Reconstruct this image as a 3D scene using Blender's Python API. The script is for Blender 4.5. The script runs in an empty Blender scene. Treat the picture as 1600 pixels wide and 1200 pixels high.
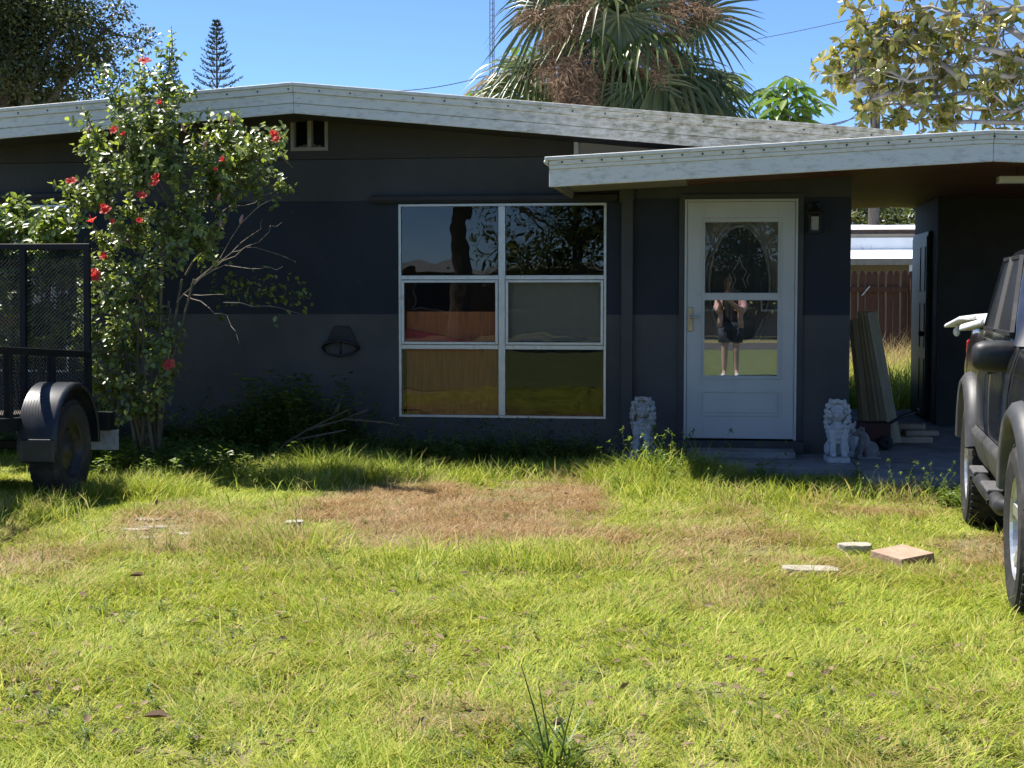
import bpy, bmesh, math, random
import numpy as np
from mathutils import Vector, Matrix, Euler, Quaternion
R = math.radians
random.seed(7); rng = np.random.default_rng(7)
sc = bpy.context.scene
COL = sc.collection

# ------------------------------------------------------------------ camera
FPX, FOOT, HOR, CAMZ = 2400.0, 1130.0, 460.0, 1.42
YAW = math.atan((FOOT-800)/FPX); PITCH = math.atan((600-HOR)/FPX)
cam = bpy.data.cameras.new('camera'); cam.sensor_width = 36; cam.lens = 36*FPX/1600
cam.clip_start = 0.05; cam.clip_end = 2000
camo = bpy.data.objects.new('camera', cam); COL.objects.link(camo)
camo.location = (0, 0, CAMZ); camo.rotation_euler = (math.pi/2-PITCH, 0, YAW)
sc.camera = camo
# ------------------------------------------------------------------ world, sun, exposure
SUN = Vector((-0.50, 0.24, 1.0)).normalized()
elev = math.asin(SUN.z); rot = math.atan2(SUN.x, SUN.y)
w = bpy.data.worlds.new('World'); sc.world = w; w.use_nodes = True
nt = w.node_tree; nt.nodes.clear()
sky = nt.nodes.new('ShaderNodeTexSky'); sky.sky_type = 'NISHITA'; sky.sun_disc = False
sky.sun_elevation = elev; sky.sun_rotation = rot; sky.air_density = 0.5; sky.dust_density = 0.0; sky.ozone_density = 8.5
bg = nt.nodes.new('ShaderNodeBackground'); bg.inputs['Strength'].default_value = 0.12
wo = nt.nodes.new('ShaderNodeOutputWorld')
nt.links.new(sky.outputs[0], bg.inputs[0]); nt.links.new(bg.outputs[0], wo.inputs[0])
sl = bpy.data.lights.new('sun', 'SUN'); sl.energy = 5.0; sl.angle = R(0.53); sl.color = (1, 0.95, 0.87)
so = bpy.data.objects.new('sun', sl); COL.objects.link(so)
so.rotation_euler = (-SUN).to_track_quat('-Z', 'Y').to_euler()
vs = sc.view_settings; vs.view_transform = 'Standard'; vs.look = 'None'; vs.gamma = 1; vs.exposure = 1.05
sc.render.engine = 'CYCLES'; sc.cycles.use_denoising = True
sc.cycles.max_bounces = 6; sc.cycles.diffuse_bounces = 3; sc.cycles.glossy_bounces = 3; sc.cycles.transmission_bounces = 4; sc.cycles.transparent_max_bounces = 8
sc.cycles.use_adaptive_sampling = True; sc.cycles.adaptive_threshold = 0.02

# ------------------------------------------------------------------ pixel helpers
_f = Vector((-math.sin(YAW)*math.cos(PITCH), math.cos(YAW)*math.cos(PITCH), -math.sin(PITCH)))
_r = Vector((math.cos(YAW), math.sin(YAW), 0)); _u = _r.cross(_f)
CAM = Vector((0, 0, CAMZ))
def ray(px, py): return _f + _r*((px-800)/FPX) - _u*((py-600)/FPX)
def P(px, py, Y):
    d = ray(px, py); return CAM + d*(Y/d.y)
def G(px, py, z=0.0):
    d = ray(px, py); return CAM + d*((z-CAMZ)/d.z)
def XZ(px, py, Y):
    p = P(px, py, Y); return p.x, p.z
def to_px(p):                     # numpy (N,3) -> pixel
    p = np.asarray(p)-np.array(CAM); f, r, u = map(np.array, (_f, _r, _u))
    d = p@f; return 800+FPX*(p@r)/d, 600-FPX*(p@u)/d

# ------------------------------------------------------------------ materials
MATS = {}
def newmat(name):
    m = bpy.data.materials.new(name); m.use_nodes = True; m.node_tree.nodes.clear(); MATS[name] = m
    return m, m.node_tree, m.node_tree.nodes.new, m.node_tree.links.new
def pm(name, col, rough=.6, var=.15, scale=6, bump=0, bscale=60, metal=0, spec=.4, dirt=None, dscale=3, dlo=.5, dhi=.7, coat=0, stretch=None):
    m, t, N, L = newmat(name)
    o = N('ShaderNodeOutputMaterial'); b = N('ShaderNodeBsdfPrincipled'); L(b.outputs[0], o.inputs[0])
    tc = N('ShaderNodeTexCoord'); mp = N('ShaderNodeMapping'); L(tc.outputs['Object'], mp.inputs[0])
    if stretch: mp.inputs['Scale'].default_value = stretch
    n = N('ShaderNodeTexNoise'); n.inputs['Scale'].default_value = scale; n.inputs['Detail'].default_value = 6; L(mp.outputs[0], n.inputs['Vector'])
    cr = N('ShaderNodeValToRGB'); L(n.outputs['Fac'], cr.inputs[0])
    cr.color_ramp.elements[0].position = .3; cr.color_ramp.elements[1].position = .7
    cr.color_ramp.elements[0].color = (*[c*(1-var) for c in col], 1); cr.color_ramp.elements[1].color = (*[min(1, c*(1+var)) for c in col], 1)
    out = cr.outputs[0]
    if dirt:
        n2 = N('ShaderNodeTexNoise'); n2.inputs['Scale'].default_value = dscale; n2.inputs['Detail'].default_value = 8; n2.inputs['Roughness'].default_value = .7
        L(mp.outputs[0], n2.inputs['Vector'])
        c2 = N('ShaderNodeValToRGB'); L(n2.outputs['Fac'], c2.inputs[0]); c2.color_ramp.elements[0].position = dlo; c2.color_ramp.elements[1].position = dhi
        mx = N('ShaderNodeMix'); mx.data_type = 'RGBA'; L(c2.outputs[0], mx.inputs['Factor']); L(out, mx.inputs['A']); mx.inputs['B'].default_value = (*dirt, 1); out = mx.outputs['Result']
    L(out, b.inputs['Base Color'])
    b.inputs['Roughness'].default_value = rough; b.inputs['Metallic'].default_value = metal; b.inputs['Specular IOR Level'].default_value = spec
    b.inputs['Coat Weight'].default_value = coat; b.inputs['Coat Roughness'].default_value = .12
    if bump:
        n3 = N('ShaderNodeTexNoise'); n3.inputs['Scale'].default_value = bscale; n3.inputs['Detail'].default_value = 4; L(mp.outputs[0], n3.inputs['Vector'])
        bp = N('ShaderNodeBump'); bp.inputs['Strength'].default_value = bump; bp.inputs['Distance'].default_value = .01
        L(n3.outputs['Fac'], bp.inputs['Height']); L(bp.outputs[0], b.inputs['Normal'])
    return m
def leafmat(name, cols, rough=.45, transl=.35, tcol=None, spec=.5):
    m, t, N, L = newmat(name)
    o = N('ShaderNodeOutputMaterial'); b = N('ShaderNodeBsdfPrincipled'); tr = N('ShaderNodeBsdfTranslucent'); mx = N('ShaderNodeMixShader')
    g = N('ShaderNodeNewGeometry'); cr = N('ShaderNodeValToRGB'); L(g.outputs['Random Per Island'], cr.inputs[0])
    e = cr.color_ramp.elements
    for i, c in enumerate(cols):
        pos = i/(len(cols)-1) if len(cols) > 1 else 0
        el = e[i] if i < 2 else e.new(pos)
        el.position = pos; el.color = (*c, 1)
    if len(cols) > 2:
        for i, c in enumerate(cols): e[i].position = i/(len(cols)-1); e[i].color = (*c, 1)
    L(cr.outputs[0], b.inputs['Base Color']); b.inputs['Roughness'].default_value = rough; b.inputs['Specular IOR Level'].default_value = spec
    mul = N('ShaderNodeMix'); mul.data_type = 'RGBA'; mul.blend_type = 'MULTIPLY'; mul.inputs['Factor'].default_value = 1
    L(cr.outputs[0], mul.inputs['A']); mul.inputs['B'].default_value = (*(tcol or (1.5, 1.5, .7)), 1); L(mul.outputs['Result'], tr.inputs['Color'])
    mx.inputs[0].default_value = transl; L(b.outputs[0], mx.inputs[1]); L(tr.outputs[0], mx.inputs[2]); L(mx.outputs[0], o.inputs[0])
    return m
def grassmat(name, atype='INSTANCER'):
    m, t, N, L = newmat(name)
    o = N('ShaderNodeOutputMaterial'); b = N('ShaderNodeBsdfPrincipled'); tr = N('ShaderNodeBsdfTranslucent'); mx = N('ShaderNodeMixShader')
    a = N('ShaderNodeAttribute'); a.attribute_type = atype; a.attribute_name = 'dry'
    g = N('ShaderNodeNewGeometry')
    c1 = N('ShaderNodeValToRGB'); L(g.outputs['Random Per Island'], c1.inputs[0])
    c1.color_ramp.elements[0].color = (.19, .28, .025, 1); c1.color_ramp.elements[1].color = (.62, .60, .12, 1)
    c2 = N('ShaderNodeValToRGB'); L(g.outputs['Random Per Island'], c2.inputs[0])
    c2.color_ramp.elements[0].color = (.25, .13, .055, 1); c2.color_ramp.elements[1].color = (.58, .43, .22, 1)
    e = c1.color_ramp.elements.new(.5); e.color = (.36, .43, .043, 1)
    ad = N('ShaderNodeMath'); ad.operation = 'MULTIPLY_ADD'; L(g.outputs['Random Per Island'], ad.inputs[0]); ad.inputs[1].default_value = .7; ad.inputs[2].default_value = -.35
    ad2 = N('ShaderNodeMath'); ad2.operation = 'ADD'; L(ad.outputs[0], ad2.inputs[0]); L(a.outputs['Fac'], ad2.inputs[1]); ad2.use_clamp = True
    mr = N('ShaderNodeMapRange'); L(ad2.outputs[0], mr.inputs[0]); mr.inputs[1].default_value = .3; mr.inputs[2].default_value = .7
    mc = N('ShaderNodeMix'); mc.data_type = 'RGBA'; L(mr.outputs[0], mc.inputs['Factor']); L(c1.outputs[0], mc.inputs['A']); L(c2.outputs[0], mc.inputs['B'])
    L(mc.outputs['Result'], b.inputs['Base Color']); b.inputs['Roughness'].default_value = .6; b.inputs['Specular IOR Level'].default_value = .2
    L(mc.outputs['Result'], tr.inputs['Color']); mx.inputs[0].default_value = .4
    L(b.outputs[0], mx.inputs[1]); L(tr.outputs[0], mx.inputs[2]); L(mx.outputs[0], o.inputs[0])
    return m
def glassmat(name, refl=.10, tint=(.8, .82, .8), wav=.25, wscale=1.6, rough=.0, fmul=1.0):
    m, t, N, L = newmat(name)
    o = N('ShaderNodeOutputMaterial'); gl = N('ShaderNodeBsdfGlossy'); tr = N('ShaderNodeBsdfTransparent'); mx = N('ShaderNodeMixShader')
    gl.inputs['Roughness'].default_value = rough; tr.inputs[0].default_value = (*tint, 1)
    fr = N('ShaderNodeFresnel'); fr.inputs[0].default_value = 1.5
    ad = N('ShaderNodeMath'); ad.operation = 'MULTIPLY_ADD'; ad.use_clamp = True; L(fr.outputs[0], ad.inputs[0]); ad.inputs[1].default_value = fmul; ad.inputs[2].default_value = refl
    L(ad.outputs[0], mx.inputs[0])
    tc = N('ShaderNodeTexCoord'); n = N('ShaderNodeTexNoise'); n.inputs['Scale'].default_value = wscale; n.inputs['Detail'].default_value = 2; L(tc.outputs['Object'], n.inputs['Vector'])
    bp = N('ShaderNodeBump'); bp.inputs['Strength'].default_value = wav; bp.inputs['Distance'].default_value = .02; L(n.outputs['Fac'], bp.inputs['Height'])
    L(bp.outputs[0], gl.inputs['Normal']); L(tr.outputs[0], mx.inputs[1]); L(gl.outputs[0], mx.inputs[2]); L(mx.outputs[0], o.inputs[0])
    return m

# ------------------------------------------------------------------ mesh builder
class MB:
    def __init__(s): s.v = []; s.f = []; s.M = Matrix()
    def add(s, vs, fs):
        k = len(s.v); s.v += [tuple(s.M @ Vector(p)) for p in vs]; s.f += [tuple(i+k for i in q) for q in fs]; return s
    def box(s, x0, x1, y0, y1, z0, z1):
        return s.add([(x0,y0,z0),(x1,y0,z0),(x1,y1,z0),(x0,y1,z0),(x0,y0,z1),(x1,y0,z1),(x1,y1,z1),(x0,y1,z1)],
                     [(0,3,2,1),(4,5,6,7),(0,1,5,4),(1,2,6,5),(2,3,7,6),(3,0,4,7)])
    def prism(s, poly, y0, y1):                    # polygon in XZ pushed along Y
        n = len(poly); a = [(x, y0, z) for x, z in poly]+[(x, y1, z) for x, z in poly]
        f = [tuple(range(n)), tuple(range(2*n-1, n-1, -1))]+[(i, n+i, n+(i+1) % n, (i+1) % n) for i in range(n)]
        return s.add(a, f)
    def bar(s, a, b, w, h, up=(0, 0, 1)):
        a, b = Vector(a), Vector(b); d = (b-a).normalized(); u = Vector(up)
        if abs(d.dot(u)) > .98: u = Vector((0, 1, 0))
        r = d.cross(u).normalized()*w/2; u = r.cross(d).normalized()*h/2
        return s.add([a-r-u, a+r-u, a+r+u, a-r+u, b-r-u, b+r-u, b+r+u, b-r+u], [(0,1,2,3),(7,6,5,4),(0,4,5,1),(1,5,6,2),(2,6,7,3),(3,7,4,0)])
    def tube(s, pts, rad, n=8, cap=True):
        pts = [Vector(p) for p in pts]; m = len(pts)
        if not hasattr(rad, '__len__'): rad = [rad]*m
        vs = []; ref = None
        for i, p in enumerate(pts):
            d = (pts[min(i+1, m-1)]-pts[max(i-1, 0)]).normalized()
            if ref is None or abs(ref.dot(d)) > .95: ref = Vector((0, 0, 1)) if abs(d.z) < .9 else Vector((1, 0, 0))
            a = d.cross(ref).normalized(); b = d.cross(a); ref = ref
            for k in range(n):
                t = 2*math.pi*k/n; vs.append(p+(a*math.cos(t)+b*math.sin(t))*rad[i])
        fs = [(i*n+k, i*n+(k+1) % n, (i+1)*n+(k+1) % n, (i+1)*n+k) for i in range(m-1) for k in range(n)]
        if cap: fs += [tuple(range(n-1, -1, -1)), tuple(range((m-1)*n, m*n))]
        return s.add(vs, fs)
    def lathe(s, prof, n=24, c=(0, 0, 0), axis='Z'):
        vs = []
        for r, h in prof:
            for k in range(n):
                t = 2*math.pi*k/n; x, y = r*math.cos(t), r*math.sin(t)
                p = (x, y, h) if axis == 'Z' else ((x, h, y) if axis == 'Y' else (h, x, y))
                vs.append(tuple(Vector(p)+Vector(c)))
        m = len(prof)
        return s.add(vs, [(i*n+k, i*n+(k+1) % n, (i+1)*n+(k+1) % n, (i+1)*n+k) for i in range(m-1) for k in range(n)])
    def ell(s, c, r, n=12, m=8):
        c = Vector(c); r = (r, r, r) if not hasattr(r, '__len__') else r
        prof = [(math.sin(math.pi*i/m), -math.cos(math.pi*i/m)) for i in range(m+1)]
        vs = [(c.x+r[0]*max(a, 1e-3)*math.cos(2*math.pi*k/n), c.y+r[1]*max(a, 1e-3)*math.sin(2*math.pi*k/n), c.z+r[2]*h) for a, h in prof for k in range(n)]
        return s.add(vs, [(i*n+k, i*n+(k+1) % n, (i+1)*n+(k+1) % n, (i+1)*n+k) for i in range(m) for k in range(n)])
    def mesh(s, name, mat=None, smooth=False):
        me = bpy.data.meshes.new(name); me.from_pydata(s.v, [], s.f)
        bm = bmesh.new(); bm.from_mesh(me); bmesh.ops.recalc_face_normals(bm, faces=bm.faces); bm.to_mesh(me); bm.free()
        if mat: me.materials.append(MATS[mat] if isinstance(mat, str) else mat)
        if smooth: me.polygons.foreach_set('use_smooth', [True]*len(me.polygons))
        return me
    def build(s, name, mat, parent=None, smooth=False, bevel=0, seg=2):
        return link(name, s.mesh(name, mat, smooth), parent, bevel, seg)
def link(name, me, parent=None, bevel=0, seg=2):
    o = bpy.data.objects.new(name, me); COL.objects.link(o)
    if parent: o.parent = parent
    if bevel:
        b = o.modifiers.new('bevel', 'BEVEL'); b.width = bevel; b.segments = seg; b.limit_method = 'ANGLE'; b.angle_limit = R(40)
    return o
def tag(o, label=None, cat=None, group=None, kind=None):
    if label: o['label'] = label
    if cat: o['category'] = cat
    if group: o['group'] = group
    if kind: o['kind'] = kind
    return o
def empty(name, loc, rz=0, label=None, cat=None, group=None):
    o = bpy.data.objects.new(name, None); COL.objects.link(o); o.location = loc; o.rotation_euler = (0, 0, rz); o.empty_display_size = .1
    return tag(o, label, cat, group)
def copy_tree(o, parent=None):
    c = o.copy(); COL.objects.link(c); c.parent = parent
    for ch in list(o.children): copy_tree(ch, c)
    return c
def np_mesh(name, verts, faces, mat, smooth=False):
    verts = np.asarray(verts, np.float32); faces = np.asarray(faces, np.int32); k = faces.shape[1]
    me = bpy.data.meshes.new(name); me.vertices.add(len(verts)); me.vertices.foreach_set('co', verts.ravel())
    me.loops.add(faces.size); me.loops.foreach_set('vertex_index', faces.ravel())
    me.polygons.add(len(faces)); me.polygons.foreach_set('loop_start', np.arange(0, faces.size, k, dtype=np.int32))
    me.update(calc_edges=True); me.materials.append(MATS[mat])
    if smooth: me.polygons.foreach_set('use_smooth', [True]*len(faces))
    return me
LEAF = np.array([(0,0,0),(.34,.28,.10),(.40,.62,.10),(0,1,-.06),(-.40,.62,.10),(-.34,.28,.10)], float)   # folded leaf along +Y
LQ = np.array([(0,1,2,3),(0,3,4,5)])
def norm(a): return a/np.maximum(np.linalg.norm(a, axis=-1, keepdims=True), 1e-9)
def leaves_arr(pos, dirs, nors, length, width):
    pos = np.asarray(pos, float); d = norm(np.asarray(dirs, float)); n = np.asarray(nors, float)
    x = norm(np.cross(d, n)); n = np.cross(x, d); L = np.asarray(length).reshape(-1, 1, 1); W = np.asarray(width).reshape(-1, 1, 1)
    t = LEAF[None]
    v = pos[:, None]+x[:, None]*t[..., 0:1]*W+d[:, None]*t[..., 1:2]*L+n[:, None]*t[..., 2:3]*W*1.4
    k = len(pos); f = (LQ[None]+6*np.arange(k)[:, None, None]).reshape(-1, 4)
    return v.reshape(-1, 3), f
def rand_dirs(n, up=0.):
    v = rng.normal(size=(n, 3)); v[:, 2] += up; return norm(v)

# ------------------------------------------------------------------ palette
pm('soil', (.20, .155, .085), .95, .35, 9, .6, 40, dirt=(.12, .13, .04), dscale=1.2, dlo=.35, dhi=.6)
pm('concrete', (.25, .245, .235), .9, .25, 4, .3, 60, dirt=(.10, .10, .085), dscale=2.2, dlo=.5, dhi=.75)
pm('beige', (.33, .30, .255), .8, .10, 3, .1, 60)
pm('trim_beige', (.27, .245, .20), .7, .15, 8, .1)
pm('pale_trim', (.62, .62, .60), .6, .08, 5)
pm('roof_white', (.6, .6, .57), .8, .15, 3, .2, 30)
pm('aluminium', (.55, .55, .54), .38, .12, 9, metal=.65, dirt=(.20, .19, .16), dscale=9, dlo=.55, dhi=.8)
pm('dark_metal', (.028, .026, .026), .5, .2, 8, metal=.3)
pm('black_paint', (.010, .010, .011), .38, .3, 9, spec=.5)
pm('trailer_black', (.008, .008, .008), .6, .3, 9, spec=.3)
pm('rubber', (.022, .021, .020), .85, .3, 14, .3, 40, dirt=(.07, .06, .05), dscale=6)
pm('rubber_black', (.016, .016, .016), .75, .25, 14, .2, 40)
pm('interior', (.045, .043, .04), .9, .2, 2)
pm('plywood', (.40, .115, .032), .55, .30, 5, 0, stretch=(9, 1, .7))
pm('grey_board', (.26, .25, .21), .8, .10, 1.2)
pm('red_cloth', (.42, .03, .03), .5, .25, 4)
pm('ceiling_wood', (.14, .058, .022), .6, .35, 3, 0, stretch=(.6, 9, 1))
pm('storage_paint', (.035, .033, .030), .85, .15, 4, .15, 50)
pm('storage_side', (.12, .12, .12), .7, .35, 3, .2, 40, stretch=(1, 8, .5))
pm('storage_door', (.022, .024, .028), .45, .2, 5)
pm('door_white', (.50, .50, .47), .5, .06, 3, dirt=(.36, .35, .31), dscale=2, dlo=.6, dhi=.9)
pm('inner_door', (.46, .41, .36), .6, .08, 3)
pm('brass', (.45, .34, .20), .4, .2, 9, metal=.8)
pm('lead', (.45, .40, .28), .35, .2, 20, metal=.7)
pm('lantern_black', (.012, .011, .010), .5, .2, 10)
pm('lamp_glass', (.34, .30, .24), .3, .1, 20)
pm('statue', (.48, .50, .50), .85, .10, 14, .5, 60, dirt=(.36, .36, .35), dscale=18, dlo=.45, dhi=.7)
pm('statue_dirty', (.44, .46, .47), .85, .15, 12, .5, 60, dirt=(.24, .22, .185), dscale=11, dlo=.42, dhi=.62)
pm('statue_grey', (.19, .185, .175), .9, .2, 14, .5, 60)
for i, c in enumerate([(.30, .22, .115), (.25, .185, .095), (.34, .28, .17), (.36, .31, .21)]):
    pm('lumber%d' % i, c, .8, .22, 6, .15, 60, stretch=(6, 6, .6))
pm('wagon', (.06, .018, .014), .7, .3, 8)
pm('stone', (.30, .24, .17), .9, .25, 7, .4, 40)
pm('paver', (.40, .27, .19), .9, .22, 9, .5, 60, dirt=(.22, .17, .11), dscale=7)
pm('rubble', (.36, .33, .27), .95, .15, 9, .5, 60, dirt=(.27, .23, .17), dscale=12)
pm('truck_paint', (.014, .014, .015), .26, .3, 6, coat=.8, dirt=(.05, .047, .042), dscale=4, dlo=.5, dhi=.85)
pm('truck_grey', (.055, .055, .056), .5, .2, 5, dirt=(.11, .105, .095), dscale=6)
pm('truck_plastic', (.020, .020, .021), .5, .2, 8, dirt=(.06, .057, .052), dscale=6)
pm('step_pad', (.09, .09, .09), .8, .2, 12, .4, 80)
pm('alloy', (.55, .55, .55), .32, .1, 8, metal=.7, dirt=(.2, .19, .17), dscale=9)
pm('white_plastic', (.78, .78, .76), .5, .08, 9, dirt=(.45, .43, .38), dscale=9)
pm('lamp_red', (.30, .01, .01), .2, .1); pm('lamp_clear', (.6, .6, .6), .15, .05)
pm('plate_metal', (.36, .37, .38), .5, .12, 20, metal=.3)
pm('fender_blue', (.018, .021, .028), .4, .25, 6, coat=.15, dirt=(.045, .043, .038), dscale=6)
pm('rim_grey', (.035, .034, .033), .45, .25, 9, metal=.3)
pm('bark', (.13, .105, .085), .95, .35, 9, .8, 25)
pm('bark_pale', (.34, .31, .27), .9, .3, 9, .5, 30)
pm('palm_bark', (.17, .12, .085), .95, .4, 9, .9, 20, stretch=(1, 1, 4))
pm('stem', (.12, .10, .065), .85, .25, 12)
pm('dry_twig', (.21, .18, .145), .85, .25, 12)
pm('pole_wood', (.10, .085, .07), .9, .3, 8, stretch=(6, 6, .6))
pm('galvanised', (.42, .45, .48), .5, .1, 6, metal=.2)
pm('cable', (.06, .06, .065), .7, .1)
pm('tower_steel', (.22, .26, .31), .6, .1)
pm('fence_brown', (.105, .048, .030), .85, .25, 5, .2, 40, stretch=(6, 6, .7))
pm('neighbour_wall', (.26, .22, .17), .9, .1, 3)
pm('neighbour_white', (.72, .74, .75), .7, .08, 2, dirt=(.35, .37, .38), dscale=5, dlo=.6, dhi=.75)
pm('neighbour_brown', (.20, .14, .11), .9, .15, 4)
pm('asphalt', (.05, .05, .05), .9, .2, 6, .4, 60)
pm('brown_leaf', (.11, .06, .028), .8, .35, 9)
leafmat('hibiscus_leaf', [(.08, .12, .03), (.15, .20, .045), (.22, .27, .08), (.34, .40, .09)], .36, .5, spec=1.0)
leafmat('hedge_leaf', [(.10, .14, .03), (.18, .24, .05), (.32, .40, .09)], .36, .5, spec=1.0)
leafmat('petal', [(.62, .045, .07), (.72, .12, .08), (.60, .05, .04)], .6, .45, (1.2, .9, .9))
leafmat('wilted', [(.45, .22, .18), (.5, .3, .25)], .7, .3, (1, 1, 1))
leafmat('oak_leaf', [(.045, .06, .024), (.085, .10, .042), (.16, .175, .085)], .4, .3)
leafmat('pine_leaf', [(.035, .06, .03), (.055, .085, .04)], .6, .1)
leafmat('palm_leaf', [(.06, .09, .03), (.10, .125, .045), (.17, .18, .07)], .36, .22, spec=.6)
leafmat('palm_lit', [(.10, .15, .03), (.15, .20, .045)], .36, .3, spec=.6)  # brighter copy of palm_leaf, sunlight on some fronds put into the colour
leafmat('palm_dead', [(.19, .13, .075), (.27, .19, .11), (.13, .085, .05)], .8, .2, (1, 1, 1))
leafmat('panicle', [(.20, .12, .07), (.30, .19, .11), (.38, .27, .16)], .85, .2, (1, 1, 1))
leafmat('umbrella_leaf', [(.055, .12, .025), (.10, .19, .035), (.18, .26, .06)], .3, .35, spec=.6)
leafmat('magnolia_leaf', [(.14, .17, .035), (.25, .26, .06), (.40, .38, .10), (.33, .25, .08), (.46, .43, .18), (.30, .32, .07), (.11, .15, .04)], .25, .3, (1.2, 1.1, .7), spec=.8)
leafmat('weed_leaf', [(.07, .115, .022), (.12, .18, .035), (.20, .26, .06)], .45, .4)
leafmat('seed_head', [(.42, .36, .24), (.55, .5, .38)], .8, .3, (1, 1, 1))
leafmat('tree_leaf', [(.06, .10, .02), (.10, .15, .03), (.16, .19, .05)], .5, .25)
leafmat('litter', [(.16, .10, .055), (.27, .19, .11), (.10, .06, .035)], .85, .1, (1, 1, 1))
def objrand(src, name):
    m = MATS[src].copy(); m.name = name; MATS[name] = m; t = m.node_tree; g_ = [n for n in t.nodes if n.type == 'NEW_GEOMETRY'][0]; oi = t.nodes.new('ShaderNodeObjectInfo')
    for l in list(t.links):
        if l.from_node == g_: t.links.new(oi.outputs['Random'], l.to_socket)
objrand('magnolia_leaf', 'magnolia_single')
grassmat('grass_blade'); grassmat('lawn_blade', 'GEOMETRY')
glassmat('window_glass', .02, (.85, .87, .85), .07, 2.2)
glassmat('door_glass', .36, (.75, .77, .75), .012, 2.0)
glassmat('screen_glass', .01, (.72, .72, .70), .03, 2.0)
glassmat('car_glass', .10, (.10, .11, .11), .0)

# ================================================================== THE SETTING
F = 13.1                                           # distance of the front wall
pm('far_lawn', (.085, .115, .03), .95, .5, 14, .8, 60, dirt=(.14, .12, .055), dscale=.8, dlo=.5, dhi=.75)
g = MB(); g.box(-160, 160, -120, 260, -.5, 0); tag(g.build('ground', 'soil'), kind='structure', label='bare sandy soil under the lawn', cat='ground')
XC = P(1328, 500, F).x                             # right corner of the house
slabz = .08
s = MB(); s.box(P(960, 700, 12).x, XC-.01, 12.05, F+.02, -.1, slabz); tag(s.build('porch_slab', 'concrete', bevel=.01), 'weathered concrete slab along the entry', 'pavement', kind='structure')
s = MB(); s.box(XC, 6.2, 11.45, 18.5, -.1, slabz-.004); tag(s.build('carport_slab', 'concrete', bevel=.01), 'concrete floor under the carport', 'pavement', kind='structure')
g = MB(); g.box(-60, 60, -12.99, 3.7, -.1, .02); tag(g.build('front_lawn', 'far_lawn'), 'mown verge between the lawn and the street', 'lawn', kind='structure')
s = MB(); s.box(-60, 60, -19, -13, -.1, .012); tag(s.build('street', 'asphalt'), 'asphalt street facing the house', 'road', kind='structure')

# ---- painted wall: bands by height (paint colours)
zA = P(800, 246, F).z; zB = P(800, 314, F).z; zC = P(800, 492.5, F).z
def wallpaint():
    m, t, N, L = newmat('wall_paint')
    o = N('ShaderNodeOutputMaterial'); b = N('ShaderNodeBsdfPrincipled'); L(b.outputs[0], o.inputs[0])
    gm = N('ShaderNodeNewGeometry'); sp = N('ShaderNodeSeparateXYZ'); L(gm.outputs['Position'], sp.inputs[0])
    n0 = N('ShaderNodeTexNoise'); n0.inputs['Scale'].default_value = 25; L(gm.outputs['Position'], n0.inputs['Vector'])
    wob = N('ShaderNodeMath'); wob.operation = 'MULTIPLY_ADD'; L(n0.outputs['Fac'], wob.inputs[0]); wob.inputs[1].default_value = .006; L(sp.outputs['Z'], wob.inputs[2])
    mr = N('ShaderNodeMapRange'); L(wob.outputs[0], mr.inputs[0]); mr.inputs[1].default_value = 0; mr.inputs[2].default_value = 4
    cr = N('ShaderNodeValToRGB'); cr.color_ramp.interpolation = 'CONSTANT'; L(mr.outputs[0], cr.inputs[0])
    e = cr.color_ramp.elements; e[0].position = 0; e[0].color = (.072, .071, .068, 1); e[1].position = zC/4; e[1].color = (.022, .026, .035, 1)
    q = e.new(zB/4); q.color = (.056, .056, .056, 1); q = e.new(zA/4); q.color = (.050, .046, .041, 1)
    n = N('ShaderNodeTexNoise'); n.inputs['Scale'].default_value = 1.3; n.inputs['Detail'].default_value = 8; L(gm.outputs['Position'], n.inputs['Vector'])
    m2 = N('ShaderNodeMapRange'); L(n.outputs['Fac'], m2.inputs[0]); m2.inputs[1].default_value = .3; m2.inputs[2].default_value = .7; m2.inputs[3].default_value = .76; m2.inputs[4].default_value = 1.24
    mx = N('ShaderNodeVectorMath'); mx.operation = 'SCALE'; L(cr.outputs[0], mx.inputs[0]); L(m2.outputs[0], mx.inputs['Scale']); sp2 = N('ShaderNodeMapRange'); L(sp.outputs['Z'], sp2.inputs[0]); sp2.inputs[1].default_value = .05; sp2.inputs[2].default_value = .75; sp2.inputs[3].default_value = .32; sp2.inputs[4].default_value = 0
    nd = N('ShaderNodeTexNoise'); nd.inputs['Scale'].default_value = 5; nd.inputs['Detail'].default_value = 9; nd.inputs['Roughness'].default_value = .75; L(gm.outputs['Position'], nd.inputs['Vector'])
    sm_ = N('ShaderNodeMath'); sm_.operation = 'ADD'; L(sp2.outputs[0], sm_.inputs[0]); L(nd.outputs['Fac'], sm_.inputs[1])
    sr = N('ShaderNodeMapRange'); L(sm_.outputs[0], sr.inputs[0]); sr.inputs[1].default_value = .62; sr.inputs[2].default_value = .95
    md_ = N('ShaderNodeMix'); md_.data_type = 'RGBA'; L(sr.outputs[0], md_.inputs['Factor']); L(mx.outputs[0], md_.inputs['A']); md_.inputs['B'].default_value = (.105, .090, .066, 1); L(md_.outputs['Result'], b.inputs['Base Color'])
    b.inputs['Roughness'].default_value = .75; b.inputs['Specular IOR Level'].default_value = .3
    n3 = N('ShaderNodeTexNoise'); n3.inputs['Scale'].default_value = 90; n3.inputs['Detail'].default_value = 5; L(gm.outputs['Position'], n3.inputs['Vector'])
    bp = N('ShaderNodeBump'); bp.inputs['Strength'].default_value = .5; bp.inputs['Distance'].default_value = .008; L(n3.outputs['Fac'], bp.inputs['Height']); L(bp.outputs[0], b.inputs['Normal'])
wallpaint()
pm('trim_dark', (.050, .050, .048), .6, .12, 5)
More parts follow.
